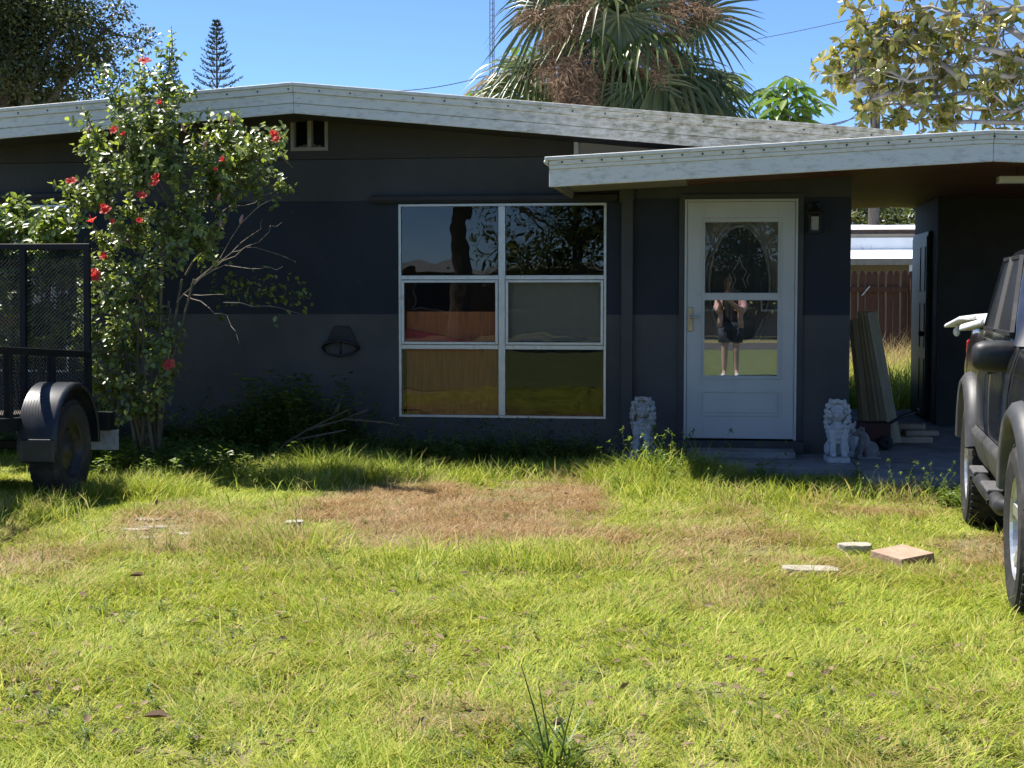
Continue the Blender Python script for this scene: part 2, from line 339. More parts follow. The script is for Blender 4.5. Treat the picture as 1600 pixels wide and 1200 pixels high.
def fasciamat():                                   # white paint, mildew growing on the boards over the entry
    m, t, N, L = newmat('fascia')
    o = N('ShaderNodeOutputMaterial'); b = N('ShaderNodeBsdfPrincipled'); L(b.outputs[0], o.inputs[0])
    gm = N('ShaderNodeNewGeometry'); sp = N('ShaderNodeSeparateXYZ'); L(gm.outputs['Position'], sp.inputs[0])
    mp = N('ShaderNodeMapping'); mp.inputs['Scale'].default_value = (1.5, 1, 4); L(gm.outputs['Position'], mp.inputs[0])
    n = N('ShaderNodeTexNoise'); n.inputs['Scale'].default_value = 7; n.inputs['Detail'].default_value = 10; n.inputs['Roughness'].default_value = .72; L(mp.outputs[0], n.inputs['Vector'])
    yr = N('ShaderNodeMapRange'); L(sp.outputs['Y'], yr.inputs[0]); yr.inputs[1].default_value = 11.9; yr.inputs[2].default_value = 12.2
    xr = N('ShaderNodeMapRange'); L(sp.outputs['X'], xr.inputs[0]); xr.inputs[1].default_value = P(700, 200, 12.4).x; xr.inputs[2].default_value = P(1020, 200, 12.4).x
    mu = N('ShaderNodeMath'); mu.operation = 'MULTIPLY'; L(xr.outputs[0], mu.inputs[0]); L(yr.outputs[0], mu.inputs[1])
    ad = N('ShaderNodeMath'); ad.operation = 'MULTIPLY_ADD'; L(mu.outputs[0], ad.inputs[0]); ad.inputs[1].default_value = .24; L(n.outputs['Fac'], ad.inputs[2])
    cr = N('ShaderNodeValToRGB'); L(ad.outputs[0], cr.inputs[0]); e = cr.color_ramp.elements
    e[0].position = .50; e[0].color = (.70, .68, .615, 1); e[1].position = .86; e[1].color = (.20, .19, .13, 1); q = e.new(.68); q.color = (.47, .455, .39, 1)
    L(cr.outputs[0], b.inputs['Base Color']); b.inputs['Roughness'].default_value = .6
    n3 = N('ShaderNodeTexNoise'); n3.inputs['Scale'].default_value = 30; L(mp.outputs[0], n3.inputs['Vector'])
    bp = N('ShaderNodeBump'); bp.inputs['Strength'].default_value = .15; bp.inputs['Distance'].default_value = .01; L(n3.outputs['Fac'], bp.inputs['Height']); L(bp.outputs[0], b.inputs['Normal'])
fasciamat()

# ================================================================== THE HOUSE
house = empty('house', (-3, F, 0), 0, 'low dark grey and navy house with white roof edge and attached carport', 'house')
HI = Matrix.Translation(-house.location)
def hb(): m = MB(); m.M = HI.copy(); return m       # world coordinates, stored relative to the house
def sb(parent): m = MB(); m.M = HI.copy(); return m
XL = -9.4
def holes_wall(mb, x0, x1, z0, z1, y0, y1, holes):
    xs = sorted({x0, x1, *[h[0] for h in holes], *[h[1] for h in holes]}); zs = sorted({z0, z1, *[h[2] for h in holes], *[h[3] for h in holes]})
    # merge cells column by column
    for i in range(len(xs)-1):
        a, b = xs[i], xs[i+1]; run = None
        for j in range(len(zs)-1):
            c, d = zs[j], zs[j+1]; hole = any(h[0] <= a+1e-6 and h[1] >= b-1e-6 and h[2] <= c+1e-6 and h[3] >= d-1e-6 for h in holes)
            if hole:
                if run: mb.box(a, b, y0, y1, run[0], run[1]); run = None
            else: run = (run[0] if run else c, d)
        if run: mb.box(a, b, y0, y1, run[0], run[1])
wx0, wz1 = XZ(622, 319, F); wx1, wz0 = XZ(948, 655, F); wx0 = P(623, 480, F).x; wx1 = P(947.5, 480, F).x
dx0 = P(1069, 500, F).x; dx1 = P(1245.5, 500, F).x; dz1 = P(1158, 311, F).z; dz0 = P(1158, 687, F).z
lx0, lx1 = -8.3, P(104, 330, F).x; lz1 = P(60, 320, F).z; lz0 = lz1-1.5
vx0, vx1 = P(455, 200, F).x, P(513, 200, F).x; vz0 = P(480, 236, F).z
m = hb(); holes_wall(m, XL, XC, 0, zA, F, F+.16, [(wx0, wx1, wz0, wz1), (dx0, dx1, dz0-.02, dz1), (lx0, lx1, lz0, lz1)]); m.build('wall', 'wall_paint', house)
m = hb(); m.box(XL, XL+.16, F+.165, 20.5, 0, 2.55); m.build('wall', 'wall_paint', house)
m = hb(); m.box(XC-.16, XC, F+.165, 20.5, 0, 2.40); m.build('wall', 'wall_paint', house)
m = hb(); m.box(XL+.165, XC-.165, 20.34, 20.5, 0, 2.55); m.build('wall', 'wall_paint', house)
m = hb(); m.box(XL+.17, XC-.17, F+.17, 20.3, .02, .12); m.build('room_floor', 'interior', house)
m = hb(); m.box(XL+.17, XC-.17, F+2.6, F+2.7, .13, 2.5); m.build('room_partition', 'interior', house)

# ---- main roof
YR = 12.45
rp = P(458, 130, YR); lp = P(0, 171, YR); qp = P(1410, 206, YR)
sL = (rp.z-lp.z)/(rp.x-lp.x); sR = (rp.z-qp.z)/(qp.x-rp.x)
XRL, XRR = XL-.5, qp.x
def ztop(x): return rp.z-(sL*(rp.x-x) if x < rp.x else sR*(x-rp.x))
FH = .245
m = hb(); m.prism([(XRL, ztop(XRL)-.02), (rp.x, rp.z-.02), (XRR, ztop(XRR)-.02), (XRR, ztop(XRR)-.16), (rp.x, rp.z-.16), (XRL, ztop(XRL)-.16)], YR+.03, 21)
roof = m.build('roof', 'roof_white', house)
def band(zfun, xs, a, b):                           # polygon of a board following the roof line, a..b below the top
    return [(x, zfun(x)-a) for x in xs]+[(x, zfun(x)-b) for x in reversed(xs)]
for nm, a, b, y0 in [('drip_edge', -.006, .022, YR-.035), ('trim_board', .0225, .075, YR-.018), ('fascia_board', .0755, .160, YR), ('fascia_board', .1625, FH, YR+.006)]:
    for xs in ([XRL, rp.x-.001], [rp.x+.001, XRR]):
        m = hb(); m.prism(band(ztop, xs, a, b), y0, YR+.03); o = m.build(nm, 'fascia', roof, bevel=.003, seg=1)
        o.parent = roof
m = hb()
for i in range(46):
    x = XRL+.3+i*.262
    if x < XRR: m.lathe([(.001, 0), (.007, .001), (.007, .008)], 8, (x, YR-.026, ztop(x)-.047), 'Y')
tag(m.build('screw_heads', 'dark_metal', roof), kind='stuff')
m = hb(); m.prism([(XRL, ztop(XRL)-.235), (XRL, ztop(XRL)-.225), (rp.x, rp.z-.225), (XRR, ztop(XRR)-.225), (XRR, ztop(XRR)-.235), (rp.x, rp.z-.235)], YR+.032, F-.002)
m.build('soffit', 'trim_dark', roof)
# ---- gable above the block wall
xb = P(897, 225, F).x
def gable(xs, z0, y0, y1):
    mm = hb()
    xs2 = sorted(set(xs+[rp.x])) if xs[0] < rp.x < xs[-1] else xs
    mm.prism([(x, ztop(x)-.17) for x in xs2]+[(xs[-1], z0), (xs[0], z0)], y0, y1); return mm
gable([XL, vx0], zA+.004, F-.012, F+.1).build('gable_panel', 'wall_paint', house)
gable([vx1, xb], zA+.004, F-.012, F+.1).build('gable_panel', 'wall_paint', house)
m = hb(); m.box(vx0+.001, vx1-.001, F-.012, F+.1, zA+.004, vz0); m.build('gable_panel', 'wall_paint', house)
gable([xb+.04, XC], zA+.004, F-.012, F+.1).build('gable_panel', 'beige', house)
m = hb(); m.box(xb+.001, xb+.039, F-.03, F+.05, zA+.002, ztop(xb)-.17); m.build('corner_strip', 'pale_trim', house)
vent = hb(); 
for a, b, c, d in [(vx0, vx0+.028, vz0, vz0+.5), (vx1-.028, vx1, vz0, vz0+.5), (vx0+.0285, vx1-.0285, vz0, vz0+.03), ((vx0+vx1)/2-.016, (vx0+vx1)/2+.016, vz0+.031, vz0+.5)]:
    vent.box(a, b, F-.022, F+.06, c, d)
vent.build('vent_frame', 'trim_beige', house)
m = hb(); m.box(vx0-.05, vx1+.05, F+.3, F+.32, vz0-.1, vz0+.5); m.build('vent_backing', 'lantern_black', house)  # black sheet standing in for the shade inside the gable vent
m = hb()
for k in range(14):
    m.ell((random.uniform(vx0+.05, vx1-.05), F+.05+random.uniform(0, .03), vz0+.03+random.uniform(0, .02)), (.025, .02, .016), 6, 4)
m.build('vent_debris', 'stone', house)

# ---- picture window
win = empty('window', (0, 0, 0)); win.parent = house; win.matrix_parent_inverse = HI
def wb(): return MB()
mx0, mx1 = P(779, 480, F).x, P(789.5, 480, F).x
t1, t0 = P(785, 430, F).z, P(785, 437, F).z; u1, u0 = P(785, 539, F).z, P(785, 546, F).z
fr = .022
def frame(x0, x1, z0, z1, w_, y0, y1, name, mat, par):
    mm = MB(); mm.box(x0, x0+w_, y0, y1, z0, z1); mm.box(x1-w_, x1, y0, y1, z0, z1); mm.box(x0+w_+.0005, x1-w_-.0005, y0, y1, z0, z0+w_); mm.box(x0+w_+.0005, x1-w_-.0005, y0, y1, z1-w_, z1)
    return mm.build(name, mat, par, bevel=.002, seg=1)
frame(wx0+.001, wx1-.001, wz0+.001, wz1-.001, fr, F-.008, F+.07, 'window_frame', 'aluminium', win)
m = MB(); m.box(mx0, mx1, F-.012, F+.065, wz0+fr+.001, wz1-fr-.001); m.build('mullion', 'aluminium', win, bevel=.003, seg=1)
for a, b in ((wx0+fr+.001, mx0-.001), (mx1+.001, wx1-fr-.001)):
    for c, d in ((t0, t1), (u0, u1)):
        m = MB(); m.box(a, b, F-.010, F+.06, c, d); m.build('transom', 'aluminium', win, bevel=.003, seg=1)
    for k, (c, d) in enumerate(((wz0+fr, u0), (u1, t0), (t1, wz1-fr))):
        if k == 1:
            frame(a+.003, b-.003, c+.003, d-.003, .022, F-.018, F+.03, 'sash', 'aluminium', win)
        m = MB(); y = F+.004+.012*(k != 1); m.add([(a, y, c), (b, y, c), (b, y, d), (a, y, d)], [(0, 1, 2, 3)]); o = m.build('pane', 'window_glass', win)
m = MB(); m.box(wx0+.05, mx0, F+.10, F+.118, wz0-.05, P(700, 487, F+.1).z); m.build('plywood_sheet', 'plywood', win)
m = MB(); m.box(mx1-.02, wx1-.01, F+.075, F+.083, u1+.03, t0+.02); m.build('grey_board', 'grey_board', win)
m = MB(); pts = []
m.prism([(wx0+.04, u0-.02), (wx0+.04, u1+.14), (wx0+.15, u1+.12), (wx0+.45, u1+.06), (mx0-.15, u1+.01), (mx0-.15, u0-.02)], F+.072, F+.094); m.build('red_cloth', 'red_cloth', win, bevel=.006)
# shutter track over the window
def track(x0, x1, z):
    mm = hb(); mm.box(x0, x1, F-.055, F-.002, z-.012, z+.018); mm.box(x0, x1, F-.062, F-.0555, z-.03, z+.012); mm.box(x0+.01, x1-.01, F-.045, F-.003, z-.045, z-.0125)
    return mm.build('shutter_track', 'dark_metal', house, bevel=.003, seg=1)
track(P(582, 310, F).x, P(966, 310, F).x, P(780, 308, F).z)
track(lx0-.1, P(112, 303, F).x, P(60, 305, F).z)
# second window, mostly behind the hibiscus
win2 = empty('window', (0, 0, 0)); win2.parent = house; win2.matrix_parent_inverse = HI
frame(lx0+.001, lx1-.001, lz0+.001, lz1-.001, fr, F-.008, F+.07, 'window_frame', 'aluminium', win2)
lm = (lx0+lx1)/2
m = MB(); m.box(lm-.02, lm+.02, F-.012, F+.065, lz0+fr+.001, lz1-fr-.001); m.build('mullion', 'aluminium', win2)
for a, b in ((lx0+fr, lm-.02), (lm+.02, lx1-fr)):
    m = MB(); m.add([(a, F+.01, lz0+fr), (b, F+.01, lz0+fr), (b, F+.01, lz1-fr), (a, F+.01, lz1-fr)], [(0, 1, 2, 3)]); m.build('pane', 'window_glass', win2)
m = hb(); m.box(P(971, 500, F).x, P(989, 500, F).x, F-.055, F-.001, 0, 2.24); m.build('pilaster', 'trim_dark', house, bevel=.004, seg=1)

# ---- storm door with the entry door behind it
door = empty('storm_door', (0, 0, 0)); door.parent = house; door.matrix_parent_inverse = HI
def dpx(x0, y0, x1, y1, Y=F):
    return P(x0, (y0+y1)/2, Y).x, P(x1, (y0+y1)/2, Y).x, P((x0+x1)/2, y1, Y).z, P((x0+x1)/2, y0, Y).z
m = MB(); fw = .022
m.box(dx0+.001, dx0+fw, F-.035, F+.1, dz0, dz1-.001); m.box(dx1-fw, dx1-.001, F-.035, F+.1, dz0, dz1-.001); m.box(dx0+fw+.001, dx1-fw-.001, F-.035, F+.1, dz1-fw, dz1-.001)
m.build('door_frame', 'door_white', door, bevel=.003, seg=1)
m = MB(); m.box(dx0-.045, dx0-.0005, F-.022, F-.0005, dz0, dz1+.04); m.box(dx1+.0005, dx1+.045, F-.022, F-.0005, dz0, dz1+.04); m.box(dx0, dx1, F-.022, F-.0005, dz1+.0005, dz1+.04)
m.build('casing', 'trim_dark', door)
gx0, gx1, gz0, gz1 = dpx(1101, 347, 1215, 587)
zb0, zb1 = P(1158, 469, F).z, P(1158, 459, F).z
lx, rx, bz, tz = dx0+fw+.003, dx1-fw-.003, dz0+.012, dz1-fw-.003
m = MB(); yA, yB = F-.028, F+.008
holes_wall(m, lx, rx, bz, tz, yA, yB, [(gx0, gx1, gz0, zb0), (gx0, gx1, zb1, gz1)])
m.build('door_leaf', 'door_white', door, bevel=.0015, seg=1)
frame(gx0-.035, gx1+.035, gz0-.03, gz1+.035, .014, F-.036, F-.0285, 'glazing_bead', 'door_white', door)
frame(gx0-.006, gx1+.006, zb1, gz1+.006, .008, F-.033, F-.0283, 'glazing_bead', 'door_white', door)
kx0, kx1, kz0, kz1 = dpx(1092, 610, 1220, 650)
frame(kx0, kx1, kz0, kz1, .018, F-.036, F-.0283, 'kick_panel', 'door_white', door)
m = MB(); m.box(kx0+.034, kx1-.034, F-.034, F-.0283, kz0+.03, kz1-.03); m.build('kick_panel', 'door_white', door, bevel=.008)
m = MB(); m.add([(gx0, F-.012, gz0), (gx1, F-.012, gz0), (gx1, F-.012, zb0), (gx0, F-.012, zb0)], [(0, 1, 2, 3)]); m.build('pane', 'door_glass', door)
m = MB(); m.add([(gx0, F-.012, zb1), (gx1, F-.012, zb1), (gx1, F-.012, gz1), (gx0, F-.012, gz1)], [(0, 1, 2, 3)]); m.build('pane', 'screen_glass', door)
m = MB(); m.box(dx0+.02, dx1-.02, F+.11, F+.15, dz0, dz1-.02); inner = m.build('entry_door', 'inner_door', door)
ocx = (P(1108, 440, F).x+P(1205, 440, F).x)/2-.005; ocz = P(1157, 446, F).z; orx, orz = .245*1.05, P(1157, 352, F).z-ocz
def oval(k, dy=0, n=40): return [(ocx+orx*k*math.cos(2*math.pi*i/n), F+.10+dy, ocz+orz*k*math.sin(2*math.pi*i/n)) for i in range(n+1)]
m = MB(); m.tube(oval(1), .016, 8, False); m.build('oval_moulding', 'inner_door', inner, True)
m = MB(); m.tube(oval(1.12, .006), .009, 8, False); m.build('oval_moulding', 'inner_door', inner, True)
m = MB(); m.add(oval(.98, .006)[:-1], [tuple(range(40))]); m.build('oval_glass', 'black_paint', inner)
m = MB(); zc = ocz-.02
for sx in (-1, 1):
    for q in ([(.0, -.05), (.07, .0), (.035, .09), (.07, .17), (.02, .25), (.0, .33)], [(.03, -.06), (.10, -.0), (.075, .08), (.10, .15)], [(0, -.02), (.05, -.07), (0, -.12)], [(.05, -.07), (.11, -.02), (.12, -.09)], [(.0, -.12), (.07, -.2), (.035, -.3), (0, -.38)]):
        m.tube([(ocx+sx*a*.85, F+.098, zc+b*.8) for a, b in q], .004, 5)
m.build('leaded_pattern', 'lead', inner)
hx0, hx1, hz0, hz1 = dpx(1075.5, 480, 1083, 518)
m = MB(); m.box(hx0, hx1, F-.042, F-.0285, hz0, hz1); hd = m.build('handle', 'brass', door, bevel=.006)
m = MB(); m.tube([((hx0+hx1)/2, F-.04, (hz0+hz1)/2+.02), ((hx0+hx1)/2, F-.075, (hz0+hz1)/2+.02), (hx1+.05, F-.08, (hz0+hz1)/2+.02)], .009, 8); m.build('lever', 'aluminium', hd, True)
m = MB(); m.box(dx0-.04, dx1+.06, F-.12, F-.001, slabz+.002, dz0-.004); m.build('threshold', 'trim_dark', door)
sx0, sx1 = P(1074, 712, F-.35).x, P(1242, 712, F-.35).x
m = MB(); m.box(sx0, sx1, F-.48, F-.14, slabz, slabz+.055); tag(m.build('door_step', 'concrete', bevel=.008), 'low pale concrete step below the white front door', 'step')

# ---- carport roof
YC = 11.46
a0 = P(858, 247, YC); a1 = P(1553, 205, YC); cs = (a1.z-a0.z)/(a1.x-a0.x)
CXL, CXM, CXR = a0.x, a1.x, 6.6
def ctop(x): return a1.z-cs*abs(x-CXM)
CF = .215
def croof(x0, x1, y0, y1):
    xs = [x0]+([CXM] if x0 < CXM < x1 else [])+[x1]
    mm = hb(); mm.prism([(x, ctop(x)-.012) for x in xs]+[(x, ctop(x)-.13) for x in reversed(xs)], y0, y1); return mm
cr1 = croof(CXL+.03, CXR, YC+.03, F-.001).build('carport_roof', 'roof_white', house)
croof(XC+.002, CXR, F, 18.5).build('roof_slab', 'roof_white', cr1)
for y0, y1, x0 in ((YC+.04, F-.06, XC-1.35+.0), (F-.0585, 18.45, XC+.002)):
    xs = [x0, CXM, CXR-.03]; mm = hb(); mm.prism([(x, ctop(x)-.131) for x in xs]+[(x, ctop(x)-.15) for x in reversed(xs)], y0, y1); mm.build('ceiling', 'ceiling_wood', cr1)
xs = [CXL+.04, XC-1.352]; mm = hb(); mm.prism([(x, ctop(x)-.131) for x in xs]+[(x, ctop(x)-.15) for x in reversed(xs)], YC+.04, F-.02); mm.build('soffit', 'beige', cr1)
for nm, a, b, y0 in [('drip_edge', -.008, .020, YC-.04), ('trim_board', .0205, .055, YC-.022), ('trim_board', .0555, .085, YC-.012), ('fascia_board', .0855, CF, YC)]:
    for xs in ([CXL-(.03 if nm == 'drip_edge' else 0), CXM-.001], [CXM+.001, CXR]):
        mm = hb(); mm.prism(band(ctop, xs, a, b), y0, YC+.03); mm.build(nm, 'fascia', cr1, bevel=.004, seg=1)
mm = hb(); mm.box(CXL+.0, CXL+.028, YC+.031, F-.002, ctop(CXL)-.2, ctop(CXL)-.01); mm.build('fascia_board', 'trim_beige', cr1)
mm = hb(); mm.tube([(CXL-.02, YC-.03, ctop(CXL)-.03), (CXL-.02, F-.1, ctop(CXL)-.03)], .018, 8); mm.build('drip_edge', 'fascia', cr1, True)
mm = hb()
for i in range(36):
    x = CXL+.1+i*.148
    mm.lathe([(.001, 0), (.0075, .001), (.0075, .01)], 8, (x, YC-.031, ctop(x)-.038), 'Y')
tag(mm.build('screw_heads', 'dark_metal', cr1), kind='stuff')
mm = hb(); mm.box(P(969, 300, F).x, P(991, 300, F).x, F-.075, F-.056, 2.2, 2.36); mm.build('beam_end', 'trim_dark', house)
for x in (XC-.5,):
    pass
mm = hb(); mm.box(CXR-.45, CXR-.33, 11.4, 11.52, slabz, ctop(CXR-.4)-.15); mm.build('carport_post', 'trim_dark', house, bevel=.005)
mm = hb(); mm.box(CXR-.45, CXR-.33, 15.4, 15.52, slabz, ctop(CXR-.4)-.15); mm.build('carport_post', 'trim_dark', house, bevel=.005)
# storage room at the back of the carport
Y1 = 16.2; SX = P(1465, 500, Y1).x; Y2 = 18.2
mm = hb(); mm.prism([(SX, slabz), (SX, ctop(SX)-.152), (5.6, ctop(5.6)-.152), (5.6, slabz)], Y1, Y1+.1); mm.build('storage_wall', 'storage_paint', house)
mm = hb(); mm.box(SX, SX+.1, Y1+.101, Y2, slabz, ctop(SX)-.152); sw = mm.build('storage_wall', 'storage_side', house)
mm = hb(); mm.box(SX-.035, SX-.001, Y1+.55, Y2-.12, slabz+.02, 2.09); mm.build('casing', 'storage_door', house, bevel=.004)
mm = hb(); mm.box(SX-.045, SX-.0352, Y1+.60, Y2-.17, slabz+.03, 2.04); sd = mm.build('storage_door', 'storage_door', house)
for k in range(3):
    for j in range(2):
        y = Y1+.68+j*.38; z = .25+k*.6; mm = hb(); mm.box(SX-.053, SX-.0452, y, y+.28, z, z+.48); mm.build('door_panel', 'storage_door', sd, bevel=.006)
mm = hb(); mm.ell((SX-.08, Y1+.66, 1.0), (.03, .03, .03)); mm.build('knob', 'dark_metal', sd, True)
fl = P(1558, 281, 12.6)
lt = empty('strip_light', (fl.x, 12.58, fl.z-.03)); mm = MB(); mm.box(0, 1.2, -.06, .06, 0, .055); mm.build('housing', 'pale_trim', lt, bevel=.006)
for x in (.15, 1.05):
    mm = MB(); mm.tube([(x, 0, .05), (x, 0, ctop(fl.x+x)-.145-fl.z+.03)], .008, 6); mm.build('hanger', 'dark_metal', lt)
tag(lt, 'pale fluorescent strip fixture under the brown carport ceiling', 'light fixture')

# ---- wall lantern
lc = P(1272, 346, F)
lan = empty('wall_lantern', (lc.x, F, lc.z-.1), 0, 'black wall lantern with clear panes beside the white front door', 'lantern')
m = MB(); m.box(-.05, .05, -.02, 0, .02, .26); m.build('back_plate', 'lantern_black', lan, bevel=.008)
m = MB(); m.tube([(0, -.01, .22), (0, -.07, .25), (0, -.10, .22)], .012, 8); m.build('arm', 'lantern_black', lan, True)
m = MB(); m.lathe([(.001, .235), (.02, .225), (.035, .205), (.065, .17), (.066, .16), (.001, .16)], 16, (0, -.1, 0)); m.build('cap', 'lantern_black', lan, True)
m = MB()
for a in (-.048, .048):
    for b in (-.148, -.052): m.bar((a*.85, b*.93-.006, .02), (a, b, .16), .009, .009)
m.box(-.05, .05, -.15, -.05, .0, .02); m.build('cage', 'lantern_black', lan)
m = MB(); m.box(-.030, .030, -.13, -.07, .022, .135); m.build('pane', 'lamp_glass', lan)
# ---- hose hanger on the grey wall
hc = P(535, 535, F)
hh = empty('wall_bracket', (hc.x, F, hc.z), 0, 'dark metal hose hanger with arched lower opening on the grey wall', 'bracket')
m = MB(); k = 1/182
m.prism([(-12*k, 26*k), (12*k, 26*k), (29*k, -8*k), (22*k, -3*k), (10*k, 1*k), (0, 2*k), (-10*k, 1*k), (-22*k, -3*k), (-30*k, -8*k)], -.03, -.001); m.build('back_plate', 'dark_metal', hh, bevel=.006)
m = MB(); m.tube([(-30*k, -.05, -8*k), (-22*k, -.12, -1*k), (0, -.15, 4*k), (22*k, -.12, -1*k), (29*k, -.05, -8*k)], .014, 8); m.tube([(-30*k, -.03, -9*k), (-22*k, -.1, -17*k), (0, -.13, -21*k), (22*k, -.1, -17*k), (29*k, -.03, -9*k)], .013, 8); m.bar((3*k, -.13, 3*k), (3*k, -.12, -20*k), .02, .02); m.build('rim', 'dark_metal', hh, True)

# ================================================================== STATUES AND THINGS BY THE DOOR
def blob(mb, name, mat, parent, voxel=.008, it=2):
    o = mb.build(name, mat, parent, True)
    r = o.modifiers.new('remesh', 'REMESH'); r.mode = 'VOXEL'; r.voxel_size = voxel; r.use_smooth_shade = True
    sm = o.modifiers.new('smooth', 'SMOOTH'); sm.factor = .5; sm.iterations = it
    return o
def lion(loc, rz, mat, label, seed):
    rnd = random.Random(seed)
    e = empty('lion_statue', loc, rz, label, 'statue', 'pair of lion statues beside the front door')
    m = MB(); m.box(-.09, .09, -.10, .14, 0, .045); m.build('plinth', mat, e, bevel=.008)
    m = MB()
    m.ell((0, .06, .14), (.075, .085, .10)); m.ell((0, .02, .24), (.07, .075, .12)); m.ell((-.065, .05, .10), (.035, .07, .06)); m.ell((.065, .05, .10), (.035, .07, .06))
    for sx in (-1, 1):
        m.tube([(sx*.045, -.03, .28), (sx*.042, -.055, .18), (sx*.042, -.062, .075)], [.036, .029, .024], 10); m.ell((sx*.044, -.078, .062), (.028, .036, .02))
        for q in (-1, 0, 1): m.ell((sx*.044+q*.014, -.105, .056), (.009, .012, .011), 8, 5)
    m.tube([(.05, .10, .07), (.085, .06, .09), (.088, 0, .075)], [.014, .013, .016], 8)
    m.ell((0, .0, .39), (.075, .075, .085))
    m.ell((0, -.07, .375), (.036, .032, .030)); m.ell((0, -.098, .388), (.016, .012, .011)); m.ell((0, -.072, .35), (.026, .024, .016))
    for sx in (-1, 1):
        m.ell((sx*.027, -.068, .41), (.018, .014, .010)); m.ell((sx*.05, -.03, .455), (.018, .012, .018)); m.ell((sx*.017, -.092, .368), (.014, .014, .012))
    blob(m, 'body', mat, e, .006, 1)
    m = MB()
    m.ell((0, .03, .36), (.088, .07, .125)); m.ell((0, .0, .26), (.072, .075, .10)); m.ell((0, -.045, .265), (.045, .03, .075))
    for row in range(9):                             # rows of curls round the face and down the chest
        v = .10-row*.040; wd = .092*math.sqrt(max(.12, 1-(v/.125)**2)) if v > 0 else .094*(1-.5*max(0, (-v-.08)/.22))
        for k in range(11):
            a = math.pi*(-.62+1.24*(k+.5*(row % 2))/10.5)*1.0
            x = math.sin(a)*wd*1.02; y = .01-math.cos(a)*wd*.95; z = .385+v+rnd.uniform(-.006, .006)
            if -.075 < v < .07 and abs(x) < .052 and y < 0: continue
            m.ell((x, y, z), (rnd.uniform(.014, .019),)*2+(rnd.uniform(.018, .024),), 8, 6)
    blob(m, 'mane', mat, e, .006, 1)
    return e
g1 = G(1004, 713, slabz); lion((P(1004, 714, 12.6).x, 12.6, slabz), R(-6), 'statue_dirty', 'stained white lion statue by the pilaster beside the big window', 1)
lion((P(1308, 717, 12.5).x, 12.5, slabz), R(4), 'statue', 'clean white lion statue near the leaning boards and carport', 2)
def dog(loc, rz, sc_, mat, label):
    e = empty('dog_statue', loc, rz, label, 'statue'); e.scale = (sc_,)*3
    m = MB(); m.box(-.07, .13, -.06, .06, 0, .02)
    m.ell((.05, 0, .08), (.075, .055, .065)); m.ell((0, 0, .13), (.05, .045, .09)); m.ell((-.035, 0, .215), (.04, .036, .038)); m.ell((-.075, 0, .205), (.03, .02, .018)); m.ell((-.10, 0, .211), (.008, .009, .007))
    for sy in (-1, 1):
        m.tube([(-.025, sy*.025, .15), (-.042, sy*.026, .03)], [.02, .014], 8); m.ell((-.055, sy*.026, .028), (.022, .014, .012)); m.ell((.04, sy*.045, .06), (.05, .022, .045)); m.ell((-.02, sy*.032, .245), (.014, .01, .022))
    m.tube([(.11, 0, .04), (.14, .03, .045), (.12, .06, .04)], [.012, .011, .008], 8)
    blob(m, 'body', mat, e, .006, 1); return e
dog((P(1350, 712, 12.75).x, 12.75, slabz), R(15), 1.0, 'statue_grey', 'small grey seated dog statue next to the clean white lion')
dog((P(1331, 705, 12.95).x, 12.95, slabz), R(60), 1.12, 'statue_dirty', 'little pale animal statue half hidden behind the clean white lion')

# ---- lumber leaning on the side of the house
bd = [((1333, 500), (1352, 655), 15.0, 1), ((1338, 498), (1358, 656), 14.85, 0), ((1347, 486), (1370, 660), 14.6, 1), ((1352, 488), (1381, 672), 14.4, 0), ((1362, 487), (1400, 688), 14.0, 3), ((1357, 489), (1389, 690), 14.15, 2)]
lab = ['thin tan board leaning on the house, deepest in the carport', 'tan board second from the deep end of the leaning lumber', 'brown board in the middle of the leaning lumber', 'tan board behind the two front boards of the leaning lumber', 'pale weathered board at the front of the leaning lumber', 'pale tan board just behind the frontmost weathered leaning board']
for (tp, bp_, Y, mi), lb in zip(bd, lab):
    b0 = P(bp_[0], bp_[1], Y); b0.z = slabz+.015; t_ = P(tp[0], tp[1], Y); t_.x = max(t_.x, XC+.02); b0.x = max(b0.x, XC+.2)
    d = t_-b0; L_ = d.length; o = MB(); o.box(-.045, .045, -.016, .016, 0, L_); ob = o.build('board', 'lumber%d' % mi, None, bevel=.003, seg=1)
    ob.location = b0; ob.rotation_euler = (0, math.atan2(d.x, d.z), 0); tag(ob, lb, 'board', 'boards leaning on the house')
# ---- dark wagon in front of the boards
wc = P(1356, 690, 13.65)
wg = empty('garden_wagon', (wc.x, 13.65, slabz), R(8), 'dark red garden wagon with raised black handle below the leaning boards', 'wagon')
m = MB(); m.box(-.17, .17, -.12, .12, .07, .09); m.box(-.17, .17, -.12, -.105, .09, .23); m.box(-.17, .17, .105, .12, .09, .23); m.box(-.17, -.155, -.105, .105, .09, .23); m.box(.155, .17, -.105, .105, .09, .23); m.build('tray', 'wagon', wg, bevel=.004)
for sx in (-1, 1):
    for sy in (-1, 1):
        m = MB(); m.lathe([(.02, -.015), (.06, -.015), (.065, 0), (.06, .015), (.02, .015)], 16, (sx*.12, sy*.145, .063), 'Y'); m.build('wheel', 'rubber_black', wg, True)
m = MB(); m.tube([(.12, -.10, .2), (.26, -.09, .28), (.42, -.08, .335)], .014, 8); m.tube([(.40, -.13, .335), (.43, -.03, .34)], .012, 8); m.build('handle', 'black_paint', wg, True)
